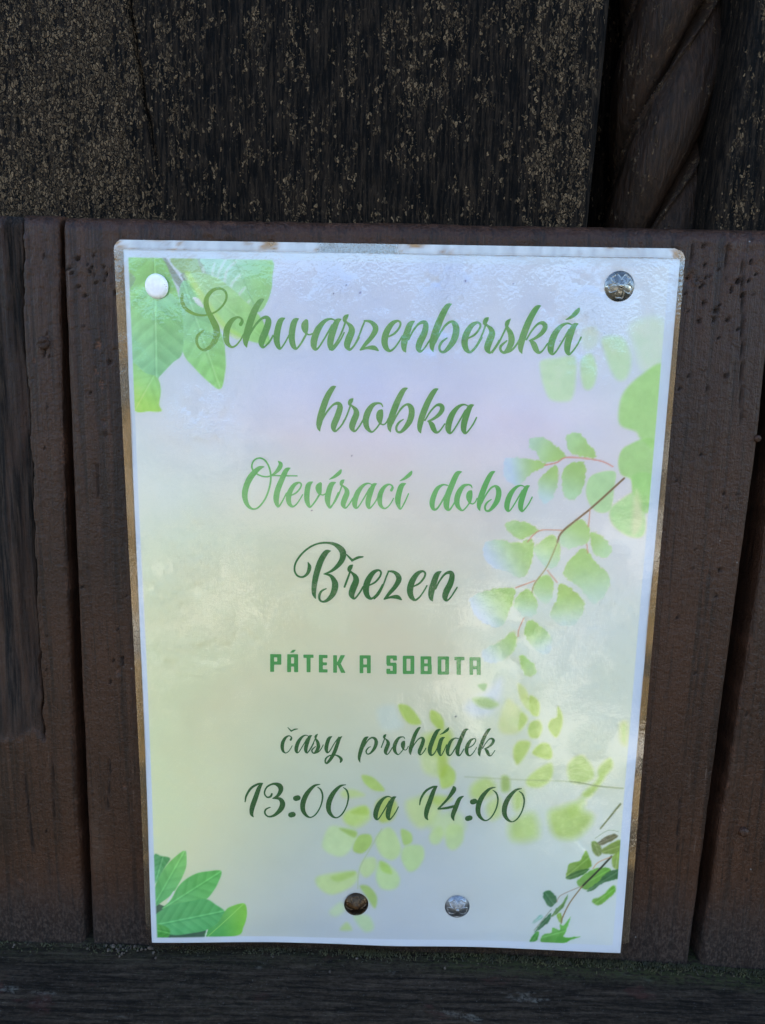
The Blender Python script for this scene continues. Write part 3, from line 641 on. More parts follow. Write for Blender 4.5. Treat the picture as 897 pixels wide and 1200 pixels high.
# right: maidenhair fern
PB = (188, 208, 226)
def fan(cr, pts, ax, c1=(158, 200, 110), c2=PB, soft=0.9, alpha=0.80, rough=1.6): leaf(cr, pts, c1, c2, soft, alpha, ax, rough=rough)
def blob(cr, pts, c=(184, 214, 140), soft=3.5, alpha=0.75): leaf(cr, pts, c, None, soft * 1.35, alpha * 0.82)
blob('R1', [(330, 165), (400, 152), (482, 148), (487, 250), (470, 335), (430, 352), (370, 340), (340, 280), (325, 210)], (182, 215, 172), 2.5, 0.85)
blob('R1', [(515, 155), (560, 135), (582, 200), (572, 270), (545, 298), (520, 280), (508, 210)], (178, 214, 165), 2.2, 0.85)
blob('R1', [(520, 20), (580, 10), (590, 80), (540, 120), (510, 80)], (190, 212, 190), 4, 0.6)
blob('R1', [(610, 60), (700, 60), (738, 150), (725, 230), (690, 255), (655, 225), (620, 130)], (182, 216, 172), 3, 0.8)
blob('R1', [(740, 0), (880, -20), (885, 180), (800, 210), (760, 120)], (192, 220, 190), 6, 0.7)
blob('R1', [(885, 185), (785, 230), (705, 310), (682, 400), (692, 460), (760, 488), (782, 520), (850, 560), (885, 400)], (160, 208, 125), 2.0, 0.95)
blob('R1', [(850, 535), (720, 553), (682, 610), (690, 680), (740, 710), (752, 780), (860, 830)], (155, 205, 122), 1.4, 0.95)
blob('R1', [(662, 670), (560, 688), (532, 760), (555, 830), (600, 860), (645, 840), (662, 740)], (165, 210, 150), 1.0, 0.9)
blob('R1', [(690, 800), (760, 762), (795, 800), (800, 950), (740, 970), (660, 920), (640, 850)], (165, 212, 140), 1.8, 0.9)
blob('R2', [(780, -10), (880, -10), (860, 150), (812, 125)], (158, 207, 130), 1.2, 0.9)
blob('R2', [(795, 60), (820, 90), (830, 200), (800, 255), (780, 240)], (215, 205, 185), 3.0, 0.6)
fan('R1', [(447, 505), (500, 497), (550, 548), (582, 606), (530, 606), (465, 585), (445, 540)], ((582, 606), (440, 520)), c2=(166, 208, 150))
fan('R1', [(278, 520), (340, 518), (392, 550), (442, 602), (360, 630), (318, 612), (308, 580), (278, 565)], ((442, 602), (270, 540)), c2=(172, 208, 185))
fan('R1', [(165, 612), (240, 608), (348, 636), (272, 690), (222, 735), (165, 705), (156, 650)], ((348, 636), (160, 670)), c2=(178, 202, 232))
fan('R1', [(402, 643), (406, 720), (382, 790), (342, 818), (313, 770), (320, 710), (360, 668)], ((400, 640), (335, 810)), c2=(180, 208, 215))
fan('R1', [(527, 633), (527, 720), (500, 780), (460, 802), (428, 770), (424, 690), (450, 638)], ((520, 635), (455, 795)), c2=(168, 208, 170))
stem('R1', [(655, 648), (590, 620), (450, 606), (400, 630), (345, 642)], 6, (186, 140, 124), 0.9)
fan('R2', [(207, 203), (280, 198), (358, 236), (310, 265), (270, 277), (218, 246)], ((358, 236), (205, 220)), c2=(168, 208, 150))
fan('R2', [(110, 298), (170, 279), (260, 296), (327, 280), (327, 370), (300, 440), (262, 452), (200, 422), (150, 407), (106, 360)], ((322, 282), (130, 400)), c2=(184, 206, 226))
fan('R2', [(420, 258), (452, 310), (452, 370), (420, 412), (378, 402), (343, 350), (340, 310)], ((425, 262), (365, 400)), c2=(180, 210, 195))
fan('R2', [(545, 187), (587, 230), (582, 290), (530, 312), (490, 322), (448, 290), (470, 230)], ((548, 190), (480, 320)), c2=(180, 212, 185))
fan('R2', [(592, 246), (650, 268), (687, 320), (672, 357), (628, 357), (598, 320)], ((592, 246), (660, 355)), c2=(172, 210, 165))
fan('R2', [(565, 318), (612, 380), (672, 440), (682, 490), (642, 552), (600, 572), (540, 500), (468, 440), (500, 370)], ((565, 320), (590, 575)), c2=(184, 212, 200))
fan('R2', [(450, 483), (512, 510), (562, 570), (552, 620), (510, 677), (450, 670), (408, 620), (440, 550)], ((470, 488), (480, 680)), c1=(160, 198, 96), c2=(188, 212, 210))
fan('R2', [(390, 438), (422, 480), (412, 550), (380, 572), (333, 520), (345, 470)], ((395, 440), (370, 570)), c2=(182, 210, 190))
fan('R2', [(305, 503), (347, 560), (342, 620), (290, 632), (246, 590), (258, 540)], ((310, 505), (290, 630)), c2=(182, 210, 200))
fan('R2', [(43, 550), (120, 513), (242, 503), (236, 570), (190, 672), (130, 672), (68, 630)], ((240, 505), (70, 640)), c2=(186, 206, 228))
fan('R2', [(320, 648), (382, 690), (417, 750), (397, 802), (350, 792), (298, 730), (293, 680)], ((325, 650), (380, 800)), c2=(188, 210, 214))
fan('R2', [(190, 738), (242, 700), (252, 760), (200, 832), (120, 842), (98, 790)], ((245, 700), (110, 830)), soft=1.8, alpha=0.7)
fan('R2', [(270, 808), (332, 850), (342, 895), (290, 898)], ((270, 808), (330, 895)), c2=(178, 206, 150), soft=1.2)
stem('R2', [(745, 0), (600, 132), (467, 240), (442, 290)], 9, (120, 106, 78)); stem('R2', [(442, 290), (420, 345), (388, 412), (337, 480), (325, 522)], 6, (140, 140, 92), 0.8)
for p in ([(465, 238), (360, 239), (305, 290)], [(590, 140), (582, 220)], [(337, 468), (250, 500)], [(395, 420), (440, 475)], [(575, 300), (580, 340)], [(287, 640), (265, 690), (262, 722)]): stem('R2', p, 5, (178, 138, 112), 0.85)
YG = (176, 204, 96); YP_ = (190, 212, 130)
blob('R3', [(285, 88), (332, 130), (345, 225), (300, 170)], YP_, 1.6, 0.8); blob('R3', [(345, 150), (390, 180), (387, 248), (350, 235)], YG, 1.4, 0.9)
blob('R3', [(310, 228), (332, 270), (290, 330), (250, 340), (200, 330), (190, 280), (230, 170), (270, 190)], (196, 214, 150), 3, 0.75); blob('R3', [(300, 235), (332, 268), (290, 322)], YG, 1.8, 0.7)
blob('R3', [(350, 283), (390, 273), (407, 310), (387, 357), (348, 357), (336, 320)], (172, 200, 96), 1.6, 0.9)
blob('R3', [(485, 203), (507, 250), (502, 310), (475, 357), (438, 310), (450, 270), (480, 255)], (168, 198, 86), 1.4, 0.95)
blob('R3', [(288, 378), (347, 384), (320, 450), (280, 492), (262, 430)], YG, 2.0, 0.85); blob('R3', [(358, 430), (400, 388), (440, 393), (457, 440), (440, 467), (380, 452)], YG, 1.5, 0.95)
blob('R3', [(328, 570), (380, 520), (452, 488), (452, 560), (400, 605), (340, 602)], (180, 206, 110), 2.0, 0.85); blob('R3', [(538, 490), (600, 448), (652, 500), (662, 560), (600, 587), (543, 570)], (180, 206, 120), 2.5, 0.85)
blob('R3', [(690, 510), (742, 463), (757, 500), (722, 550), (690, 600), (640, 655), (608, 640), (680, 570)], (172, 202, 96), 2.5, 0.85)
blob('R3', [(440, 740), (500, 708), (560, 690), (605, 720), (655, 750), (632, 805), (560, 860), (470, 845)], (170, 200, 92), 5, 0.8); blob('R3', [(530, 730), (600, 660), (620, 690), (560, 760)], (176, 204, 110), 4, 0.6)
blob('R3', [(55, 600), (120, 560), (170, 590), (165, 640), (90, 670), (50, 650)], (176, 204, 110), 4, 0.8); blob('R3', [(130, 700), (190, 660), (200, 740), (150, 770)], (178, 204, 110), 4, 0.7)
blob('R3', [(205, 555), (240, 560), (242, 620), (205, 625)], (140, 175, 70), 2.5, 0.8); blob('R3', [(260, 640), (310, 620), (310, 700), (270, 720)], (170, 200, 90), 4, 0.7); blob('R3', [(250, 780), (360, 740), (380, 854), (260, 870)], (176, 206, 112), 6, 0.8)
blob('R3', [(800, 290), (830, 290), (826, 390), (800, 370)], (180, 212, 120), 4, 0.8)
blob('R3', [(20, 200), (120, 130), (200, 60), (200, 160), (150, 240), (60, 250)], (190, 204, 226), 5, 0.7); blob('R3', [(60, 163), (130, 158), (187, 190), (150, 212), (90, 200)], (160, 192, 110), 2.4, 0.85); blob('R3', [(85, 95), (130, 90), (115, 125)], (140, 185, 120), 1.2, 0.9)
stem('R3', [(20, 555), (300, 570), (540, 578), (680, 600), (810, 612)], 6, (140, 160, 120), 0.4, 1.0); stem('R3', [(545, 577), (610, 586), (680, 600), (810, 612)], 5, (110, 130, 90), 0.5, 0.9); stem('R3', [(797, 690), (700, 806)], 8, (110, 125, 90), 0.9)
G4 = (178, 208, 140)
for p, c, sf, al in [([(140, 113), (200, 113), (262, 135), (252, 190), (210, 242), (160, 242), (108, 200)], (184, 211, 160), 2.2, .85), ([(190, 118), (262, 132), (256, 160), (215, 140)], (150, 186, 80), 1.8, .8),
                     ([(275, 153), (327, 148), (332, 190), (290, 232), (248, 215)], (158, 194, 92), 1.4, .95), ([(358, 150), (410, 113), (447, 150), (467, 220), (430, 262), (380, 242), (353, 190)], (180, 208, 142), 2.0, .85),
                     ([(468, 123), (512, 140), (517, 180), (480, 192)], (164, 200, 104), 1.6, .9), ([(488, 200), (560, 198), (572, 250), (540, 302), (500, 312), (468, 250)], (176, 208, 142), 2.0, .85),
                     ([(300, 258), (347, 253), (352, 300), (310, 342), (278, 310)], (180, 208, 142), 2.0, .8), ([(370, 268), (432, 300), (462, 350), (440, 392), (380, 392), (353, 340)], (178, 210, 148), 2.2, .85), ([(372, 268), (410, 285), (425, 325), (380, 310)], (150, 192, 76), 2.0, .7),
                     ([(78, 350), (120, 330), (250, 313), (267, 350), (230, 392), (150, 422), (93, 390)], (180, 208, 140), 2.2, .85), ([(150, 340), (250, 315), (250, 335), (180, 362)], (156, 192, 96), 2.0, .7),
                     ([(280, 383), (320, 383), (357, 430), (347, 482), (310, 430)], (152, 190, 96), 1.6, .9), ([(140, 500), (190, 458), (212, 490), (170, 522)], (176, 204, 158), 2.5, .7), ([(250, 518), (320, 518), (342, 572), (300, 587)], (170, 204, 150), 2.5, .75),
                     ([(190, 582), (220, 548), (242, 582)], (166, 200, 120), 2.0, .75), ([(598, 150), (640, 108), (662, 140), (640, 187), (608, 187)], G4, 2.2, .75), ([(680, 108), (740, 108), (752, 170), (710, 217), (673, 190)], G4, 2.2, .75), ([(218, 40), (300, 13), (322, 50), (250, 102), (208, 80)], (180, 208, 130), 2.2, .8)]: blob('R4', p, c, sf, al)
stem('R4', [(270, 395), (280, 300), (345, 180), (380, 120)], 5, (150, 175, 140), 0.6)
for p, c, sf, al in [([(480, 203), (530, 208), (572, 250), (597, 302), (540, 302), (500, 260)], (164, 196, 76), 1.6, .9), ([(650, 233), (690, 248), (717, 290), (712, 332), (680, 322), (648, 280)], (166, 196, 76), 1.8, .9),
                     ([(600, 370), (700, 350), (762, 400), (720, 562), (690, 582), (608, 540)], (186, 206, 140), 4, .75), ([(640, 370), (740, 330), (760, 400), (700, 470), (640, 450)], (170, 198, 86), 4, .75), ([(730, 518), (777, 560), (767, 622), (710, 642), (698, 580)], (172, 202, 92), 2.0, .9),
                     ([(690, 480), (725, 470), (735, 560), (695, 580)], (166, 192, 80), 3, .8), ([(290, 573), (350, 588), (407, 652), (350, 652), (300, 612)], (164, 198, 92), 1.6, .9), ([(180, 660), (240, 648), (302, 680), (200, 692)], (182, 206, 130), 2.4, .8), ([(518, 720), (570, 690), (640, 678), (702, 720), (682, 802), (600, 852), (538, 802)], (184, 206, 136), 4, .8), ([(640, 690), (700, 680), (760, 700), (690, 730)], (168, 196, 90), 3, .8),
                     ([(368, 230), (450, 203), (482, 260), (502, 322), (400, 332)], (186, 202, 204), 4, .7), ([(368, 710), (430, 688), (472, 730), (452, 802), (390, 822), (358, 770)], (168, 196, 78), 2.4, .85), ([(190, 790), (300, 738), (332, 800), (250, 852)], (180, 206, 124), 3, .8), ([(230, 770), (302, 738), (315, 780)], (160, 192, 80), 2, .7), ([(640, 820), (780, 760), (830, 860), (700, 900)], (184, 208, 150), 4, .7)]: blob('R5', p, c, sf, al)
# bottom right: crisp sprig
for p, c, sf in [([(553, 268), (600, 280), (627, 330), (600, 372), (563, 340)], (120, 150, 70), 0.8), ([(598, 272), (690, 218), (738, 228), (700, 260), (620, 292)], (104, 108, 70), 0.7), ([(638, 312), (745, 255), (760, 300), (748, 350), (650, 352), (623, 340)], (128, 160, 62), 0.8), ([(698, 370), (760, 340), (750, 452), (700, 442)], (140, 176, 70), 0.8),
                 ([(373, 520), (385, 455), (400, 420), (470, 400), (512, 332), (547, 400), (547, 440), (480, 482), (420, 520)], (118, 168, 56), 0.7), ([(373, 520), (430, 480), (535, 453), (500, 492), (420, 527)], (56, 120, 52), 0.6), ([(448, 547), (560, 460), (662, 448), (682, 480), (600, 562), (518, 602)], (104, 176, 58), 0.7), ([(518, 607), (600, 540), (660, 480), (740, 460), (738, 520), (640, 547), (560, 602)], (48, 116, 66), 0.7),
                 ([(553, 672), (620, 640), (702, 568), (715, 610), (640, 682), (588, 708)], (104, 178, 52), 1.0), ([(223, 620), (265, 613), (303, 650), (302, 690), (265, 728), (223, 680), (213, 650)], (44, 118, 72), 0.6), ([(268, 792), (300, 740), (345, 700), (384, 636), (366, 700), (320, 762)], (76, 132, 62), 0.6), ([(153, 905), (180, 860), (230, 800), (268, 768), (256, 822), (200, 872)], (40, 110, 72), 0.6),
                 ([(118, 968), (155, 908), (182, 898), (176, 950), (150, 968)], (72, 160, 66), 0.6), ([(205, 972), (213, 920), (270, 902), (280, 868), (330, 882), (330, 838), (357, 850), (404, 788), (376, 880), (360, 930), (470, 924), (400, 952), (345, 975)], (88, 176, 68), 0.6), ([(308, 782), (337, 763), (342, 832), (320, 822)], (128, 176, 70), 0.6), ([(138, 838), (190, 783), (212, 795), (170, 828)], (130, 180, 176), 0.9)]: leaf('R6', p, c, tuple(x * 0.78 + 30 for x in c), sf * 1.25, 0.93, rough=0.7, veins=3, vein=9)
stem('R6', [(690, 370), (600, 465), (485, 577)], 13, (44, 58, 44)); stem('R6', [(485, 577), (400, 690), (350, 790), (338, 835)], 8, (120, 110, 74)); stem('R6', [(485, 575), (340, 640), (308, 690)], 5, (130, 122, 104), 0.8); stem('R6', [(270, 740), (150, 890)], 5, (110, 130, 110), 0.8)
stem('R6', [(690, 372), (600, 410), (560, 455)], 6, (176, 150, 110), 0.9); stem('R6', [(755, 5), (615, 180)], 9, (112, 128, 92), 0.9); stem('R6', [(745, 200), (670, 190), (580, 245)], 4, (130, 150, 120), 0.8)
# old pin holes and specks
for x, y, r_ in [(423, 343, 1.0), (392, 344, 0.6), (407, 334, 0.6), (546, 329, 1.0), (602, 332, 0.6), (534, 839, 0.8), (708, 390, 0.5), (413, 534, 0.6), (366, 598, 0.7), (657, 399, 0.5)]:
    d = np.hypot(PX - x, PY - y); a = np.exp(-(d / r_) ** 2)[..., None]; ART = ART * (1 - a) + np.array([40, 40, 60]) * a
ALB = lin(ART.clip(0, 255)) / WREF * 0.80
aq = [hmap(H_pm, *p) for p in [(151.5, 301.5), (784, 312.5), (716, 1104), (186, 1095)]]
aq = np.array(aq); dq = sdf(U, Vv, aq); ba = sstep(0.15, -0.15, dq)[..., None]
ALB = ALB * ba + np.array([0.72, 0.77, 0.87]) * (1 - ba)
ALB = ALB.clip(0.01, 0.85)
pm = mesh_from(sheet(U, Vv, 0).reshape(-1, 3), grid_faces(len(vv), len(uu), flip=True), 'printed_sheet')
ca = pm.color_attributes.new('print', 'FLOAT_COLOR', 'POINT')
ca.data.foreach_set('color', np.concatenate([ALB, np.ones(U.shape + (1,))], -1).astype(np.float32).ravel())
M_PAPER = mat_paper()
paper = link('printed_sheet', pm, M_PAPER); adopt(paper, notice)

# ---- lettering: pen strokes (x, y, width) read off enlarged crops of the photograph, laid on the sheet
LC = dict(C1=(205, 325, 120 / 897), C2=(310, 340, 120 / 897), C3=(420, 340, 120 / 897), C4=(530, 340, 160 / 897), C5=(365, 445, 100 / 897), C6=(460, 445, 100 / 897), C7=(275, 525, 110 / 897), C8=(380, 525, 110 / 897),
          D1=(500, 540, 130 / 897), D2=(340, 630, 110 / 897), D3=(440, 640, 110 / 897), D4=(310, 750, 130 / 897), D5=(440, 755, 130 / 897), D6=(322, 840, 90 / 897), D7=(410, 840, 90 / 897), D8=(495, 840, 100 / 897), E1=(280, 905, 140 / 897), E2=(425, 905, 200 / 897))
XH = dict(C1=36.5, C2=36.5, C3=37, C4=36.6, C5=34, C6=34, C7=29.7, C8=29.4, D1=30.4, D2=35, D3=35.4, D6=21, D7=21, D8=21.2, E1=27.4, E2=27.4)
GL = {}
def glyph(ch, crop, anchor, *strokes): GL[ch] = (crop, anchor, strokes)
glyph('S', 'C1', (260, 640), [(76, 148, 20), (70, 205, 32), (100, 270, 32), (165, 315, 26), (235, 333, 19), (300, 328, 15), (370, 300, 15), (430, 245, 17), (461, 180, 19), (450, 125, 20), (405, 99, 19), (350, 110, 26), (302, 155, 34), (283, 215, 42), (298, 290, 44), (335, 365, 50), (370, 440, 56), (375, 505, 54), (350, 570, 44), (310, 615, 30), (262, 637, 20), (220, 612, 20), (200, 560, 24), (212, 510, 24), (260, 470, 17)])
glyph('c', 'C1', (500, 617), [(585, 412, 30), (598, 385, 26), (588, 360, 17), (553, 350, 20), (505, 382, 38), (467, 450, 52), (458, 520, 52), (470, 578, 38), (505, 610, 19), (545, 595, 15), (585, 545, 13), (608, 500, 12)])
glyph('h', 'C5', (95, 543), [(262, 68, 8), (222, 95, 48), (167, 190, 62), (117, 330, 66), (90, 440, 62), (84, 500, 40), (95, 540, 7)], [(118, 425, 16), (170, 335, 20), (235, 262, 22), (288, 248, 36), (306, 290, 58), (280, 380, 64), (243, 470, 62), (240, 518, 42), (262, 538, 18), (318, 482, 18), (350, 425, 17)])
glyph('r', 'C5', (450, 547), [(262, 538, 15), (318, 482, 18), (370, 390, 18), (412, 280, 18)], [(442, 198, 12), (418, 222, 44), (408, 252, 34), (430, 272, 20), (468, 312, 44), (477, 360, 62), (450, 430, 66), (432, 490, 60), (445, 530, 32), (468, 536, 18), (510, 485, 18), (548, 420, 17)])
glyph('R', 'C5', (450, 547), [(360, 420, 20), (388, 345, 20), (412, 280, 18)], [(442, 198, 12), (418, 222, 44), (408, 252, 34), (430, 272, 20), (468, 312, 44), (477, 360, 62), (450, 430, 66), (432, 490, 60), (445, 530, 32), (468, 536, 18), (510, 485, 18), (548, 420, 17)])
glyph('o', 'C5', (640, 552), [(755, 282, 9), (738, 252, 18), (700, 245, 22), (650, 265, 42), (603, 330, 62), (577, 410, 64), (582, 480, 54), (610, 528, 34), (645, 546, 18), (690, 505, 17), (728, 450, 17)], [(742, 322, 28), (726, 350, 66), (721, 392, 70), (725, 436, 42), (730, 462, 18)], [(728, 458, 16), (760, 470, 15), (790, 450, 15), (812, 405, 14)])
glyph('b', 'C6', (-15, 550), [(162, 86, 8), (117, 113, 48), (62, 215, 62), (12, 340, 66), (-18, 440, 62), (-27, 505, 40), (-15, 547, 7)], [(5, 460, 16), (50, 370, 18), (110, 285, 22), (162, 257, 26), (198, 290, 54), (206, 350, 62), (185, 430, 60), (140, 500, 46), (92, 546, 28), (55, 542, 22), (44, 500, 24), (70, 450, 22), (118, 414, 12)])
glyph('k', 'C6', (302, 563), [(484, 93, 8), (442, 120, 48), (382, 220, 60), (327, 350, 64), (297, 450, 60), (289, 518, 42), (302, 560, 7)], [(345, 425, 16), (400, 335, 18), (460, 270, 22), (508, 264, 38), (528, 300, 48), (500, 355, 42), (440, 405, 28), (378, 434, 17)], [(388, 436, 22), (418, 472, 52), (438, 518, 50), (465, 550, 28), (500, 535, 17), (552, 462, 15)])
glyph('a', 'C6', (768, 566), [(800, 274, 12), (752, 258, 18), (692, 285, 36), (632, 360, 58), (597, 450, 64), (590, 518, 56), (607, 558, 24), (640, 535, 17), (700, 440, 17), (770, 318, 18)], [(856, 262, 10), (817, 285, 48), (782, 370, 60), (757, 450, 64), (751, 518, 54), (768, 558, 26), (800, 535, 17), (850, 465, 17), (886, 394, 15)])
glyph('e', 'C3', (280, 538), [(268, 406, 14), (320, 378, 18), (362, 328, 18), (373, 287, 18), (347, 268, 20), (297, 295, 40), (252, 365, 54), (234, 440, 56), (246, 500, 44), (280, 530, 22), (320, 505, 16), (360, 450, 14), (388, 400, 13)])
glyph('n', 'C3', (548, 542), [(496, 270, 9), (457, 300, 46), (427, 380, 55), (407, 450, 55), (404, 508, 40), (418, 540, 9)], [(445, 430, 14), (480, 360, 16), (530, 295, 20), (578, 279, 34), (596, 310, 46), (580, 380, 54), (545, 450, 57), (531, 503, 48), (546, 536, 20), (580, 510, 14), (620, 450, 14), (642, 415, 12)])
glyph('z', 'C3', (25, 525), [(-70, 520, 12), (-30, 480, 14), (10, 400, 15), (40, 320, 15), (62, 268, 15)], [(58, 267, 13), (110, 275, 26), (148, 310, 44), (154, 350, 48), (120, 410, 40), (70, 468, 32), (25, 520, 16)], [(22, 522, 14), (80, 505, 22), (140, 503, 38), (178, 527, 13)])
glyph('w', 'C2', (285, 517), [(184, 246, 9), (147, 270, 45), (122, 350, 53), (113, 430, 53), (126, 488, 40), (146, 512, 16), (180, 470, 14), (222, 393, 13)], [(304, 250, 9), (270, 275, 47), (250, 350, 53), (246, 430, 53), (261, 488, 42), (286, 512, 18), (320, 475, 16), (350, 425, 18), (376, 378, 17)], [(372, 272, 34), (361, 305, 60), (362, 340, 54), (372, 376, 20)], [(368, 380, 15), (400, 389, 13), (432, 378, 13)])
glyph('s', 'C4', (345, 415), [(265, 408, 11), (310, 340, 12), (358, 240, 12)], [(384, 188, 7), (364, 213, 28), (362, 240, 20), (384, 280, 34), (392, 330, 41), (376, 374, 34), (345, 407, 18), (322, 395, 16), (322, 366, 17), (360, 331, 10)], [(345, 410, 14), (390, 394, 14), (425, 355, 12), (448, 312, 10)])
glyph('/', 'C4', (768, 418), [(748, 192, 6), (786, 172, 22), (818, 142, 30), (834, 120, 14)])
glyph('O', 'C7', (190, 587), [(288, 178, 8), (238, 194, 38), (172, 260, 54), (127, 340, 54), (104, 430, 54), (113, 508, 44), (146, 563, 28), (190, 582, 16), (240, 560, 16), (300, 480, 17), (340, 370, 17), (352, 270, 17), (335, 180, 17), (295, 115, 16), (245, 95, 15), (197, 113, 15), (172, 160, 15), (180, 208, 15), (225, 250, 15), (290, 272, 15), (348, 266, 16), (395, 235, 26), (434, 190, 40), (446, 152, 36), (424, 126, 10)])
glyph('t', 'C7', (420, 562), [(536, 190, 9), (497, 215, 42), (457, 300, 49), (417, 400, 53), (403, 480, 53), (411, 538, 34), (427, 556, 18), (460, 510, 14), (500, 430, 13)], [(355, 262, 13), (480, 264, 13), (602, 265, 12)])
glyph('v', 'C7', (730, 566), [(750, 322, 9), (712, 350, 45), (697, 420, 50), (696, 490, 48), (710, 543, 34), (730, 561, 16), (770, 515, 16), (805, 460, 17), (825, 425, 17)], [(824, 340, 30), (808, 372, 58), (812, 410, 48), (822, 438, 20)], [(820, 440, 14), (850, 447, 13), (885, 428, 13)])
glyph('i', 'C8', (57, 572), [(112, 327, 9), (72, 350, 46), (47, 420, 53), (36, 490, 52), (48, 552, 28), (66, 567, 14), (100, 510, 14), (138, 425, 13)])
glyph("'", 'C8', (57, 572), [(52, 299, 6), (105, 270, 28), (148, 235, 34), (165, 208, 14)])
glyph('d', 'D1', (175, 398), [(172, 196, 10), (132, 192, 15), (87, 225, 33), (57, 290, 41), (46, 345, 41), (58, 388, 24), (90, 380, 14), (140, 300, 14), (185, 215, 13)], [(286, 86, 6), (247, 105, 38), (207, 190, 45), (172, 280, 47), (161, 350, 46), (171, 388, 28), (195, 385, 14), (236, 318, 12)])
glyph('B', 'D2', (248, 580), [(390, 124, 8), (347, 140, 46), (297, 220, 55), (257, 340, 55), (236, 450, 50), (233, 530, 38), (248, 578, 8)], [(176, 233, 8), (190, 280, 36), (170, 340, 28), (125, 373, 19), (75, 360, 18), (48, 310, 18), (60, 235, 18), (120, 150, 18), (200, 85, 18), (290, 51, 18), (390, 50, 24), (458, 78, 44), (506, 132, 60), (503, 200, 52), (460, 265, 40), (400, 315, 25), (328, 345, 10)], [(328, 343, 10), (390, 360, 28), (425, 410, 50), (434, 460, 60), (415, 530, 52), (367, 588, 34), (320, 608, 20), (288, 590, 20), (285, 545, 24), (307, 505, 20), (348, 484, 12)])
glyph('^', 'D2', (608, 585), [(543, 158, 12), (570, 186, 18), (597, 214, 24)], [(594, 216, 20), (650, 188, 25), (700, 180, 12)])
glyph('y', 'D6', (618, 418), [(672, 220, 8), (637, 245, 38), (613, 310, 44), (605, 368, 42), (618, 410, 20), (650, 385, 13), (700, 300, 12), (752, 228, 12)], [(788, 221, 8), (757, 250, 34), (731, 320, 41), (702, 400, 42), (662, 475, 38), (617, 530, 26), (594, 524, 18), (600, 480, 20), (640, 447, 15), (700, 438, 14), (750, 455, 25), (780, 490, 34), (770, 522, 18)])
glyph('p', 'D7', (205, 432), [(217, 224, 7), (182, 250, 41), (152, 320, 47), (123, 410, 43), (111, 480, 30), (122, 526, 6)], [(165, 345, 12), (210, 270, 14), (258, 236, 20), (298, 252, 35), (309, 300, 41), (285, 365, 35), (240, 418, 20), (205, 426, 14), (192, 392, 17), (215, 357, 14), (243, 341, 9)])
glyph('l', 'D8', (95, 404), [(190, 124, 6), (152, 150, 38), (112, 230, 45), (81, 320, 45), (80, 375, 35), (98, 399, 18), (130, 372, 12), (166, 300, 10)])
glyph('1', 'E1', (112, 335), [(50, 217, 9), (60, 170, 15), (95, 115, 18), (145, 85, 16), (180, 79, 9)], [(182, 78, 6), (157, 108, 28), (127, 190, 36), (103, 260, 36), (98, 308, 25), (112, 332, 6)])
glyph('3', 'E1', (225, 334), [(250, 158, 14), (240, 178, 16), (213, 182, 12), (195, 150, 12), (215, 105, 13), (265, 82, 17), (308, 97, 37), (317, 130, 33), (295, 170, 22), (258, 192, 9)], [(258, 191, 9), (308, 195, 25), (330, 230, 39), (315, 275, 36), (270, 318, 21), (225, 329, 13), (198, 305, 13), (205, 275, 13), (237, 259, 8)])
glyph(':', 'E1', (400, 315), [(393, 317, 42), (407, 313, 42)], [(430, 192, 42), (444, 188, 42)])
glyph('0', 'E1', (540, 338), [(610, 86, 6), (567, 98, 19), (517, 150, 33), (486, 215, 38), (482, 275, 34), (505, 318, 22), (540, 335, 11), (580, 310, 11), (615, 250, 11), (630, 180, 13), (618, 130, 13), (593, 107, 6)])
glyph('4', 'E2', (480, 253), [(478, 76, 12), (478, 92, 24), (445, 140, 14), (397, 190, 9)], [(397, 191, 8), (440, 186, 14), (484, 176, 14)], [(529, 124, 5), (507, 140, 20), (486, 190, 24), (473, 228, 20), (479, 252, 5)])

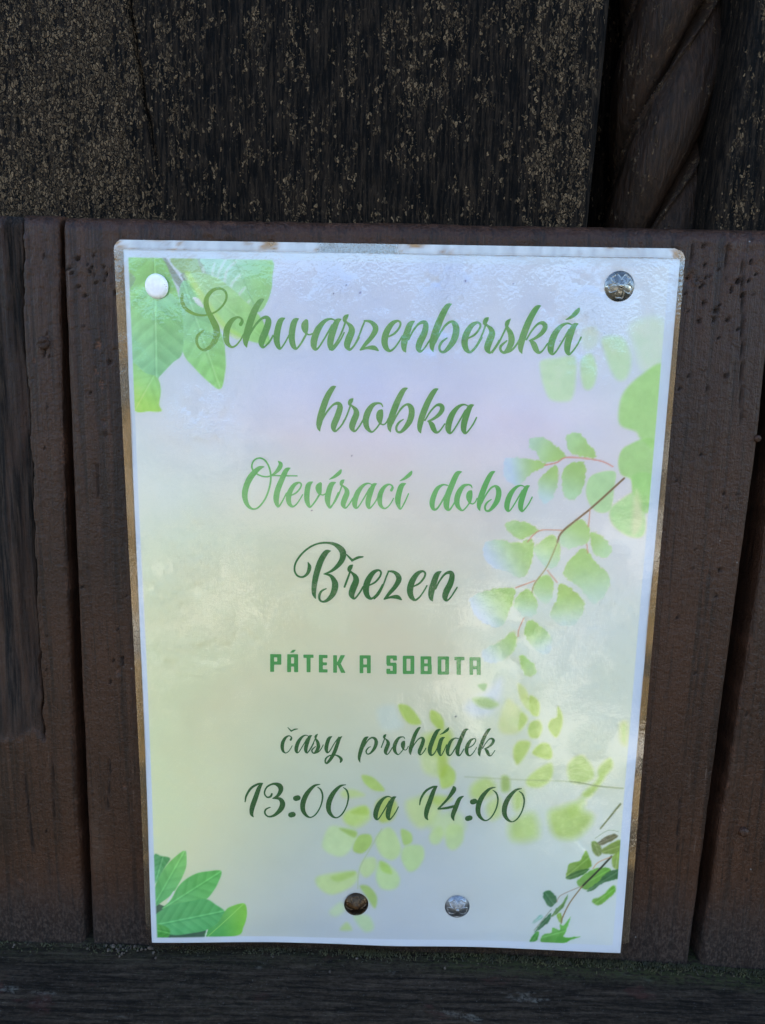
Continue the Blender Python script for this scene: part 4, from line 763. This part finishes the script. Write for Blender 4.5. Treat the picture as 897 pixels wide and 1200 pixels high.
LINES = [
    ('lettering', [('S', 'C1', 260, 640), ('c', 'C1', 500, 617), ('h', 'C1', 638, 616), ('w', 'C2', 285, 517), ('a', 'C2', 597, 526), ('r', 'C2', 745, 528), ('z', 'C3', 25, 525), ('e', 'C3', 280, 538), ('n', 'C3', 548, 542), ('b', 'C3', 660, 540), ('e', 'C4', 118, 411), ('r', 'C4', 245, 414), ('s', 'C4', 345, 415), ('k', 'C4', 460, 416), ('a', 'C4', 768, 423), ('/', 'C4', 768, 418)], (84, 150, 88)),
    ('lettering', [('h', 'C5', 95, 543), ('r', 'C5', 450, 547), ('o', 'C5', 640, 552), ('b', 'C6', -15, 550), ('k', 'C6', 302, 563), ('a', 'C6', 768, 566)], (88, 146, 82)),
    ('lettering', [('O', 'C7', 190, 587), ('t', 'C7', 420, 562), ('e', 'C7', 560, 565), ('v', 'C7', 730, 566), ('i', 'C8', 57, 572), ("'", 'C8', 57, 572), ('r', 'C8', 200, 577), ('a', 'C8', 435, 578), ('c', 'C8', 570, 581), ('i', 'C8', 727, 582), ("'", 'C8', 730, 586), ('d', 'D1', 175, 398), ('o', 'D1', 290, 402), ('b', 'D1', 432, 403), ('a', 'D1', 772, 408)], (98, 170, 102)),
    ('lettering', [('B', 'D2', 248, 580), ('^', 'D2', 608, 585), ('R', 'D2', 608, 585), ('e', 'D2', 775, 586), ('z', 'D3', 90, 504), ('e', 'D3', 380, 517), ('n', 'D3', 683, 521)], (44, 116, 62)),
    ('sans', None, (72, 150, 86)),
    ('lettering', [('c', 'D6', 125, 419), ('^', 'D6', 206, 430), ('a', 'D6', 378, 418), ('s', 'D6', 465, 424), ('y', 'D6', 618, 418), ('p', 'D7', 205, 432), ('R', 'D7', 430, 438), ('o', 'D7', 565, 438), ('h', 'D7', 713, 441), ('l', 'D8', 95, 404), ('i', 'D8', 190, 405), ("'", 'D8', 190, 398), ('d', 'D8', 380, 407), ('e', 'D8', 495, 410), ('k', 'D8', 605, 413)], (38, 102, 58)),
    ('lettering', [('1', 'E1', 112, 335), ('3', 'E1', 225, 334), (':', 'E1', 400, 315), ('0', 'E1', 540, 338), ('0', 'E1', 733, 341), ('a', 'E2', 140, 249), ('1', 'E2', 343, 251), ('4', 'E2', 480, 253), (':', 'E2', 557, 240), ('0', 'E2', 647, 254), ('0', 'E2', 785, 260)], (36, 98, 54)),
]
RECT = {'D4': [(50, 110, 82, 253), (60, 110, 138, 136), (107, 112, 140, 194), (60, 170, 138, 195), (187, 112, 219, 255), (243, 112, 276, 255), (190, 110, 273, 136), (190, 185, 273, 210), (318, 113, 400, 139), (344, 113, 376, 255), (443, 115, 475, 257), (450, 115, 513, 141), (450, 175, 508, 199), (450, 231, 513, 257), (558, 117, 589, 259), (771, 120, 801, 263), (830, 120, 861, 263), (774, 118, 858, 144), (774, 192, 858, 216)],
        'D5': [(90, 88, 122, 158), (94, 85, 171, 111), (143, 88, 175, 126), (94, 143, 169, 169), (141, 152, 173, 232), (94, 209, 170, 235), (90, 192, 121, 232), (222, 90, 252, 233), (284, 90, 315, 233), (226, 87, 311, 112), (226, 210, 311, 235), (365, 92, 395, 237), (423, 95, 453, 158), (423, 160, 456, 234), (370, 92, 450, 117), (370, 150, 450, 173), (370, 211, 453, 237), (503, 96, 533, 237), (564, 96, 595, 237), (507, 93, 591, 118), (507, 216, 591, 241), (638, 97, 720, 124), (656, 97, 690, 242), (760, 103, 789, 243), (818, 103, 850, 243), (763, 100, 847, 127), (763, 172, 847, 197)]}
POLY = {'D4': [[(208, 98), (232, 75), (260, 75), (238, 98)], [(586, 186), (618, 117), (655, 117), (614, 196)], [(588, 186), (616, 180), (658, 260), (622, 260)]], 'D5': []}

def ink_mesh(field, u0, v0, h, name):
    """flat outline mesh of field > 0 on the sheet: cut cells on the rim, merged runs inside"""
    F = field; ny, nx = F.shape; ins = F > 0
    full = ins[:-1, :-1] & ins[1:, :-1] & ins[:-1, 1:] & ins[1:, 1:]
    anyc = ins[:-1, :-1] | ins[1:, :-1] | ins[:-1, 1:] | ins[1:, 1:]
    V = []; Fc = []; vid = {}
    def vert(x, y):
        k = (round(x * 256), round(y * 256))
        if k not in vid: vid[k] = len(V); V.append((u0 + x * h, v0 + y * h))
        return vid[k]
    for i in range(ny - 1):
        j = 0; row = full[i]
        idx = np.flatnonzero(np.diff(np.concatenate([[0], row.astype(np.int8), [0]])))
        for a, b in zip(idx[::2], idx[1::2]):
            Fc.append([vert(a, i), vert(a, i + 1), vert(b, i + 1), vert(b, i)])
    for i, j in zip(*np.nonzero(anyc & ~full)):
        cs = [(j, i), (j, i + 1), (j + 1, i + 1), (j + 1, i)]; f = [F[y, x] for x, y in cs]; poly = []
        for k in range(4):
            (xa, ya), (xb, yb) = cs[k], cs[(k + 1) % 4]; fa, fb = f[k], f[(k + 1) % 4]
            if fa > 0: poly.append(vert(xa, ya))
            if (fa > 0) != (fb > 0):
                t = fa / (fa - fb); poly.append(vert(xa + (xb - xa) * t, ya + (yb - ya) * t))
        q = []
        for p in poly:
            if p not in q: q.append(p)
        if len(q) >= 3: Fc.append(q)
    uv = np.array(V); me = mesh_from(sheet(uv[:, 0], uv[:, 1], 0.03), Fc, name)
    return me, uv
HS = 0.11
for li, (kind, items, rgb) in enumerate(LINES):
    discs = []
    if items:
        for ch, crop, ax, ay in items:
            gc, (gx, gy), strokes = GL[ch]; x0, y0, s = LC[crop]; gs = LC[gc][2]
            k = XH[crop] / XH[gc]
            bx, by = x0 + ax * s, y0 + ay * s
            for st in strokes:
                P = np.array(st, float); D = catmull(P, False, 26)
                px = bx + (D[:, 0] - gx) * gs * k; py = by + (D[:, 1] - gy) * gs * k
                u, v = hmap(H_pm, px, py); u2, v2 = hmap(H_pm, px + 1, py)
                discs.append(np.stack([u, v, np.maximum(D[:, 2], 4) * gs * k / 2 * np.hypot(u2 - u, v2 - v) * 1.03], -1))
        D = np.concatenate(discs)
        u0, v0 = D[:, 0].min() - 3, D[:, 1].min() - 3; nx = int((D[:, 0].max() + 3 - u0) / HS); ny = int((D[:, 1].max() + 3 - v0) / HS)
        F = np.full((ny, nx), -1.0)
        for u, v, r in D:
            i0, i1 = max(0, int((v - r - 0.4 - v0) / HS)), int((v + r + 0.4 - v0) / HS) + 2; j0, j1 = max(0, int((u - r - 0.4 - u0) / HS)), int((u + r + 0.4 - u0) / HS) + 2
            a = (v0 + np.arange(i0, min(i1, ny)) * HS)[:, None] - v; b = (u0 + np.arange(j0, min(j1, nx)) * HS)[None, :] - u
            F[i0:i1, j0:j1] = np.maximum(F[i0:i1, j0:j1], r - np.sqrt(a * a + b * b))
    else:
        u0, v0 = hmap(H_pm, 312, 752); u1, v1 = hmap(H_pm, 570, 802)
        nx, ny = int((u1 - u0) / HS), int((v1 - v0) / HS); gu, gv = np.meshgrid(u0 + np.arange(nx) * HS, v0 + np.arange(ny) * HS)
        F = np.full(gu.shape, -1.0)
        for cr in ('D4', 'D5'):
            x0, y0, s = LC[cr]
            for q in [[(a, b), (c, b), (c, d), (a, d)] for a, b, c, d in RECT[cr]] + POLY[cr]:
                Q = np.array([hmap(H_pm, x0 + x * s, y0 + y * s) for x, y in q])
                F = np.maximum(F, -sdf(gu, gv, Q))
        F = F.clip(-0.5, 0.5)
        for _ in range(3):
            F = (F + np.roll(F, 1, 0) + np.roll(F, -1, 0) + np.roll(F, 1, 1) + np.roll(F, -1, 1)) / 5
    me, uv = ink_mesh(F, u0, v0, HS, 'lettering')
    c = lin(rgb) / WREF * (np.array([0.64, 0.72, 0.62]) if min(rgb) > 60 else np.array([0.18, 0.54, 0.27]))
    Ck = np.tile(c, (len(uv), 1))
    if li == 0:                                # the first letters print over the leaves and turn olive
        q = sstep(62, 22, uv[:, 0])[:, None]; Ck = Ck * (1 - q) + q * lin((104, 152, 66)) / WREF * 0.8
    a = me.color_attributes.new('ink', 'FLOAT_COLOR', 'POINT'); a.data.foreach_set('color', np.concatenate([Ck, np.ones((len(uv), 1))], 1).astype(np.float32).ravel())
    o = link('lettering', me, mat_ink('green_ink', c)); adopt(o, paper)
    o.matrix_parent_inverse = Matrix.Identity(4) if False else o.matrix_parent_inverse

# letters are pieces of the printed sheet
for o in [o for o in COL.objects if o.name.startswith('lettering')]:
    o.parent = paper; o.matrix_parent_inverse = Matrix.Translation(-Vector(notice.location)) @ Matrix.Identity(4)
    o.matrix_parent_inverse = Matrix.Identity(4)

# ---- laminating film, front and back
fq = np.array([hmap(H_pm, *p) for p in [(134.5, 281), (803.5, 291), (733, 1120), (174.5, 1108)]])
RIPPLES = [(525, 335, 32, 40, 1.0), (520, 400, 45, 30, 0.7), (192, 695, 34, 34, 0.42), (215, 765, 55, 32, 0.38), (285, 745, 32, 34, 0.36), (612, 770, 30, 70, 0.5), (600, 880, 28, 80, 0.5), (650, 960, 60, 45, 0.45), (690, 380, 45, 60, 0.7), (235, 490, 45, 35, 0.7), (680, 700, 60, 40, 0.4), (230, 930, 50, 40, 0.3), (25 + 200, 640, 40, 60, 0.4), (392, 340, 30, 25, 0.6)]
def film(name, off, mat, step, hz):
    u0, u1 = fq[:, 0].min(), fq[:, 0].max(); v0, v1 = fq[:, 1].min(), fq[:, 1].max()
    s = np.linspace(0, 1, int(215 / step)); t = np.linspace(0, 1, int(303 / step)); S, T = np.meshgrid(s, t)
    Ug = (fq[0, 0] * (1 - S) + fq[1, 0] * S) * (1 - T) + (fq[3, 0] * (1 - S) + fq[2, 0] * S) * T
    Vg = (fq[0, 1] * (1 - S) + fq[1, 1] * S) * (1 - T) + (fq[3, 1] * (1 - S) + fq[2, 1] * S) * T
    # rounded corners: pull the grid in to a rounded rectangle
    cx, cy = (u0 + u1) / 2, (v0 + v1) / 2; r = 4.2
    hw = (fq[1, 0] - fq[0, 0]) / 2 * (1 - T) + (fq[2, 0] - fq[3, 0]) / 2 * T; mc = (fq[0, 0] + fq[1, 0]) / 2 * (1 - T) + (fq[2, 0] + fq[3, 0]) / 2 * T
    dv = np.minimum(Vg - v0, v1 - Vg).clip(0); pull = np.where(dv < r, r - np.sqrt(np.maximum(r * r - (r - dv) ** 2, 0)), 0)
    Ug = mc + (Ug - mc) * (hw - pull) / hw
    # raised ridge where the film steps over the paper's edge
    me = mesh_from(sheet(Ug, Vg, off).reshape(-1, 3), grid_faces(len(t), len(s), flip=True), name)
    out = np.maximum(np.maximum(-Ug, Ug - 210), np.maximum(-Vg, Vg - 297))
    rim = sstep(-0.05, 0.05, out)
    # rim reflections painted as colour: cloudy along the top, amber patches down the sides
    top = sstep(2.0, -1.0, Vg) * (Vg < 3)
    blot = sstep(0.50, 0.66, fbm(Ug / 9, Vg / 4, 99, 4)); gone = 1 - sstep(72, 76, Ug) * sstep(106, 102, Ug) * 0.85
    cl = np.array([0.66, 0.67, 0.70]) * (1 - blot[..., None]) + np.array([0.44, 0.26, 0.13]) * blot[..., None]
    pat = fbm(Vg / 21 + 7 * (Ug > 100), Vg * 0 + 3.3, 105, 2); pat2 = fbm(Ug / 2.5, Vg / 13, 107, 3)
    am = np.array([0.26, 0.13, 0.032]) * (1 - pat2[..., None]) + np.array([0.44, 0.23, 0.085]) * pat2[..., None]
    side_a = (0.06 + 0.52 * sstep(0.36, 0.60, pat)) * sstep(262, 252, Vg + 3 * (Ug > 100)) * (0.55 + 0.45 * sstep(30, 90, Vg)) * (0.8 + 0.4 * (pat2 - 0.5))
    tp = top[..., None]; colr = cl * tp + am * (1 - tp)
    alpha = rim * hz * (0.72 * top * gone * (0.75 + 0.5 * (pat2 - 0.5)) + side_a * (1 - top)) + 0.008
    qx, qy = hmap(H_mp, Ug, Vg); rp = np.zeros_like(Ug)
    for x, y, rx, ry, w in RIPPLES: rp = np.maximum(rp, w * np.exp(-(((qx - x) / rx) ** 2 + ((qy - y) / ry) ** 2) ** 1.5))
    rp = rp * sstep(0.30, 0.55, fbm(qx / 16, qy / 24, 121, 3)) + 0.18 * sstep(0.5, 0.7, fbm(qx / 50, qy / 50, 123, 3))
    attr(me, 'ripple', rp.ravel())
    sa = me.color_attributes.new('rim_reflection', 'FLOAT_COLOR', 'POINT')
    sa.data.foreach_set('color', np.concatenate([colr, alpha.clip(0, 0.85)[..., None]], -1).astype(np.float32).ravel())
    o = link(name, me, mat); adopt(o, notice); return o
M_FILM = mat_film('clear_laminate')
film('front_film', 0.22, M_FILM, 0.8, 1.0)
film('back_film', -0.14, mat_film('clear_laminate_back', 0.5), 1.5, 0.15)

# ------------------------------------------------------------------ thumbtacks
M_STEEL = mat_metal('tarnished_steel', (0.36, 0.36, 0.34), (0.12, 0.115, 0.11), 0.18)
M_DULL = mat_metal('dull_grey_zinc', (0.36, 0.38, 0.42), (0.20, 0.21, 0.23), 0.34)
M_BRONZE = mat_metal('dark_bronze', (0.10, 0.062, 0.035), (0.045, 0.030, 0.022), 0.26)
M_WHITE = mat_white()
def tack(px, py, dia, h, mat, label, rot=0.0, tilt=(0, 0), flower=True, boss=None):
    u, v = hmap(H_pm, px, py); R = dia / 2000; H = h / 1000
    y = -(float(wave(u, v)) + 0.26) / 1000
    t = thing('thumbtack', label, 'thumbtack', ((u - 105) / 1000, y, Z0 + (148.5 - v) / 1000), 'thumbtacks holding the notice')
    nr, na = 44, 132
    rr = np.linspace(0.0, 1, nr); th = np.linspace(0, 2 * math.pi, na, endpoint=False); RR, TT = np.meshgrid(rr, th, indexing='ij')
    if flower: z = H * (1 - RR ** 1.75) * 0.90 + H * 0.10 * np.sqrt(np.maximum(1 - RR ** 6, 0))
    else: z = H * (0.62 * (1 - RR ** 8) + 0.38 * np.sqrt(np.maximum(1 - RR ** 2, 0)))
    pit = np.zeros_like(z)
    if flower:
        a = TT + rot; c5 = np.abs(np.cos(2.5 * a)); pr = 0.30 + 0.56 * c5 ** 0.55 - 0.06 * np.cos(10 * a) * c5
        out_ = np.exp(-((RR - pr) / 0.045) ** 2); z = z + 0.00024 * out_ * (RR < 0.93)
        spoke = np.exp(-(np.sin(2.5 * a + math.pi / 2) / 0.10) ** 2) * (RR > 0.25) * (RR < 0.62); z = z - 0.00006 * spoke
        inside = (RR < pr - 0.05); pit = 0.75 * np.where(inside, 0.55, 0.9) * (1 - out_); z = z - 0.00010 * inside * sstep(0.2, 0.35, RR)
        z = z + 0.00008 * (fbm(RR * np.cos(TT) * 14 + 9, RR * np.sin(TT) * 14 + 9, 5, 3) - 0.5)
    X = R * RR * np.cos(TT); Zw = R * RR * np.sin(TT); Y = -z
    top = np.stack([X, Y, Zw], -1).reshape(-1, 3)
    rim = [np.stack([R * q * np.cos(th), np.full(na, yy), R * q * np.sin(th)], -1) for q, yy in ((1.012, 0.00002 - 0.0001), (1.0, 0.00012), (0.9, 0.00014), (0.2, 0.0001))]
    if not flower:
        rim = [np.stack([R * q * np.cos(th), np.full(na, yy), R * q * np.sin(th)], -1) for q, yy in ((1.0, 0.0002), (0.95, 0.0005), (0.6, 0.0005), (0.2, 0.0005))]
    me = mesh_from(np.concatenate([top] + rim), grid_faces(nr + 4, na, wrap=True, flip=True), 'tack_head')
    attr(me, 'pit', np.concatenate([pit.ravel(), np.zeros(4 * na)]))
    o = link('tack_head', me, mat, t)
    def turned(name, prof, m):
        n = 24; v = [(q * math.cos(2 * math.pi * k / n), yy, q * math.sin(2 * math.pi * k / n)) for q, yy in prof for k in range(n)]
        f = grid_faces(len(prof), n, wrap=True, flip=True); me = mesh_from(v, f, name); attr(me, 'pit', np.zeros(len(v))); return link(name, me, m, t)
    if boss: turned('boss', [(0.00001, -H - boss * 0.0007), (boss * 0.0005, -H - boss * 0.00062), (boss * 0.0009, -H - boss * 0.0004), (boss * 0.001, -H + 0.0001), (boss * 0.0009, -H + 0.0005)], mat)
    turned('shank', [(0.0004, -0.0002), (0.0004, 0.005), (0.00002, 0.0075)], M_STEEL)
    t.rotation_euler = (math.radians(tilt[0]), 0, math.radians(tilt[1]))
    if tilt != (0, 0): t.location.y -= R * math.sin(math.radians(max(abs(tilt[0]), abs(tilt[1])))) * 0.9
tack(185.5, 336, 9.3, 1.9, M_WHITE, 'chipped white painted thumbtack stuck through the printed leaves', flower=False, tilt=(7, -9))
tack(726, 335, 11.2, 2.5, M_STEEL, 'shiny silver thumbtack with embossed flower and bright central boss', rot=0.35, boss=1.0)
tack(417.5, 1058.5, 10.6, 2.9, M_BRONZE, 'dark bronze coloured thumbtack with embossed flower', rot=0.8, tilt=(-4, 3))
tack(535.5, 1062, 10.9, 2.4, M_DULL, 'dull grey thumbtack with embossed flower beside the bronze one', rot=0.3, boss=0.7)

# ------------------------------------------------------------------ moss and crumbs in the joint above the sill
def tufts():
    rng = np.random.RandomState(5); V = []; F = []
    dens = lambda x: 0.25 + 0.9 * (fbm(np.array([x * 130.0]), np.array([2.0]), 12, 3)[0] > 0.52)
    n = 0
    while n < 3600:
        x = rng.uniform(-0.2, 0.2)
        w = (1.0 if x > -0.03 else 0.35) * dens(x)
        if rng.rand() > w: continue
        y = YB - 0.0006 - abs(rng.normal(0, 0.0016)); z = float(ZJ(x)) + 0.0002 - 0.3 * (YB - y)
        h = rng.uniform(0.0004, 0.0014) * (1.0 if x > -0.03 else 0.6); a = rng.uniform(0, 6.28); wd = rng.uniform(0.00015, 0.0004)
        dx, dy = math.cos(a) * wd, math.sin(a) * wd; lx, ly = rng.normal(0, 0.0004, 2)
        k = len(V); V += [(x - dx, y - dy, z - 0.0004), (x + dx, y + dy, z - 0.0004), (x + lx, y + ly - 0.0002, z + h), (x - dy, y + dx, z - 0.0003)]
        F += [[k, k + 1, k + 2], [k + 1, k + 3, k + 2], [k + 3, k, k + 2]]; n += 1
    o = link('moss', mesh_from(V, F, 'moss'), mat_plain('dark_moss', (0.012, 0.012, 0.004), (0.050, 0.047, 0.014), 200), smooth=False)
    o['kind'] = 'stuff'; o['label'] = 'dark green moss growing in the joint above the sill'; o['category'] = 'moss'
tufts()
def crumbs():
    rng = np.random.RandomState(9); V = []; F = []
    for i in range(70):
        px = rng.normal(152, 16) if i < 34 else rng.uniform(5, 890)
        x = unproj(px, 1108, YB)[0]; y = YB - 0.001 - abs(rng.normal(0, 0.0022)); r = rng.uniform(0.0002, 0.0010) * (1 if i < 34 else 0.55)
        z = float(ZJ(x)) - 0.36 * (YB - y) + r * 0.5
        bm = bmesh.new(); bmesh.ops.create_icosphere(bm, subdivisions=1, radius=r)
        k = len(V); sc = rng.uniform(0.6, 1.3, 3)
        V += [tuple(np.array(v.co) * sc * rng.uniform(0.7, 1.25) + (x, y, z)) for v in bm.verts]; F += [[q.index + k for q in f.verts] for f in bm.faces]; bm.free()
    o = link('crumbs', mesh_from(V, F, 'crumbs'), mat_plain('crumbled_wood', (0.02, 0.014, 0.010), (0.085, 0.06, 0.042), 700), smooth=False)
    o['kind'] = 'stuff'; o['label'] = 'crumbs of rotten wood and dirt lying on the sill'; o['category'] = 'debris'
crumbs()
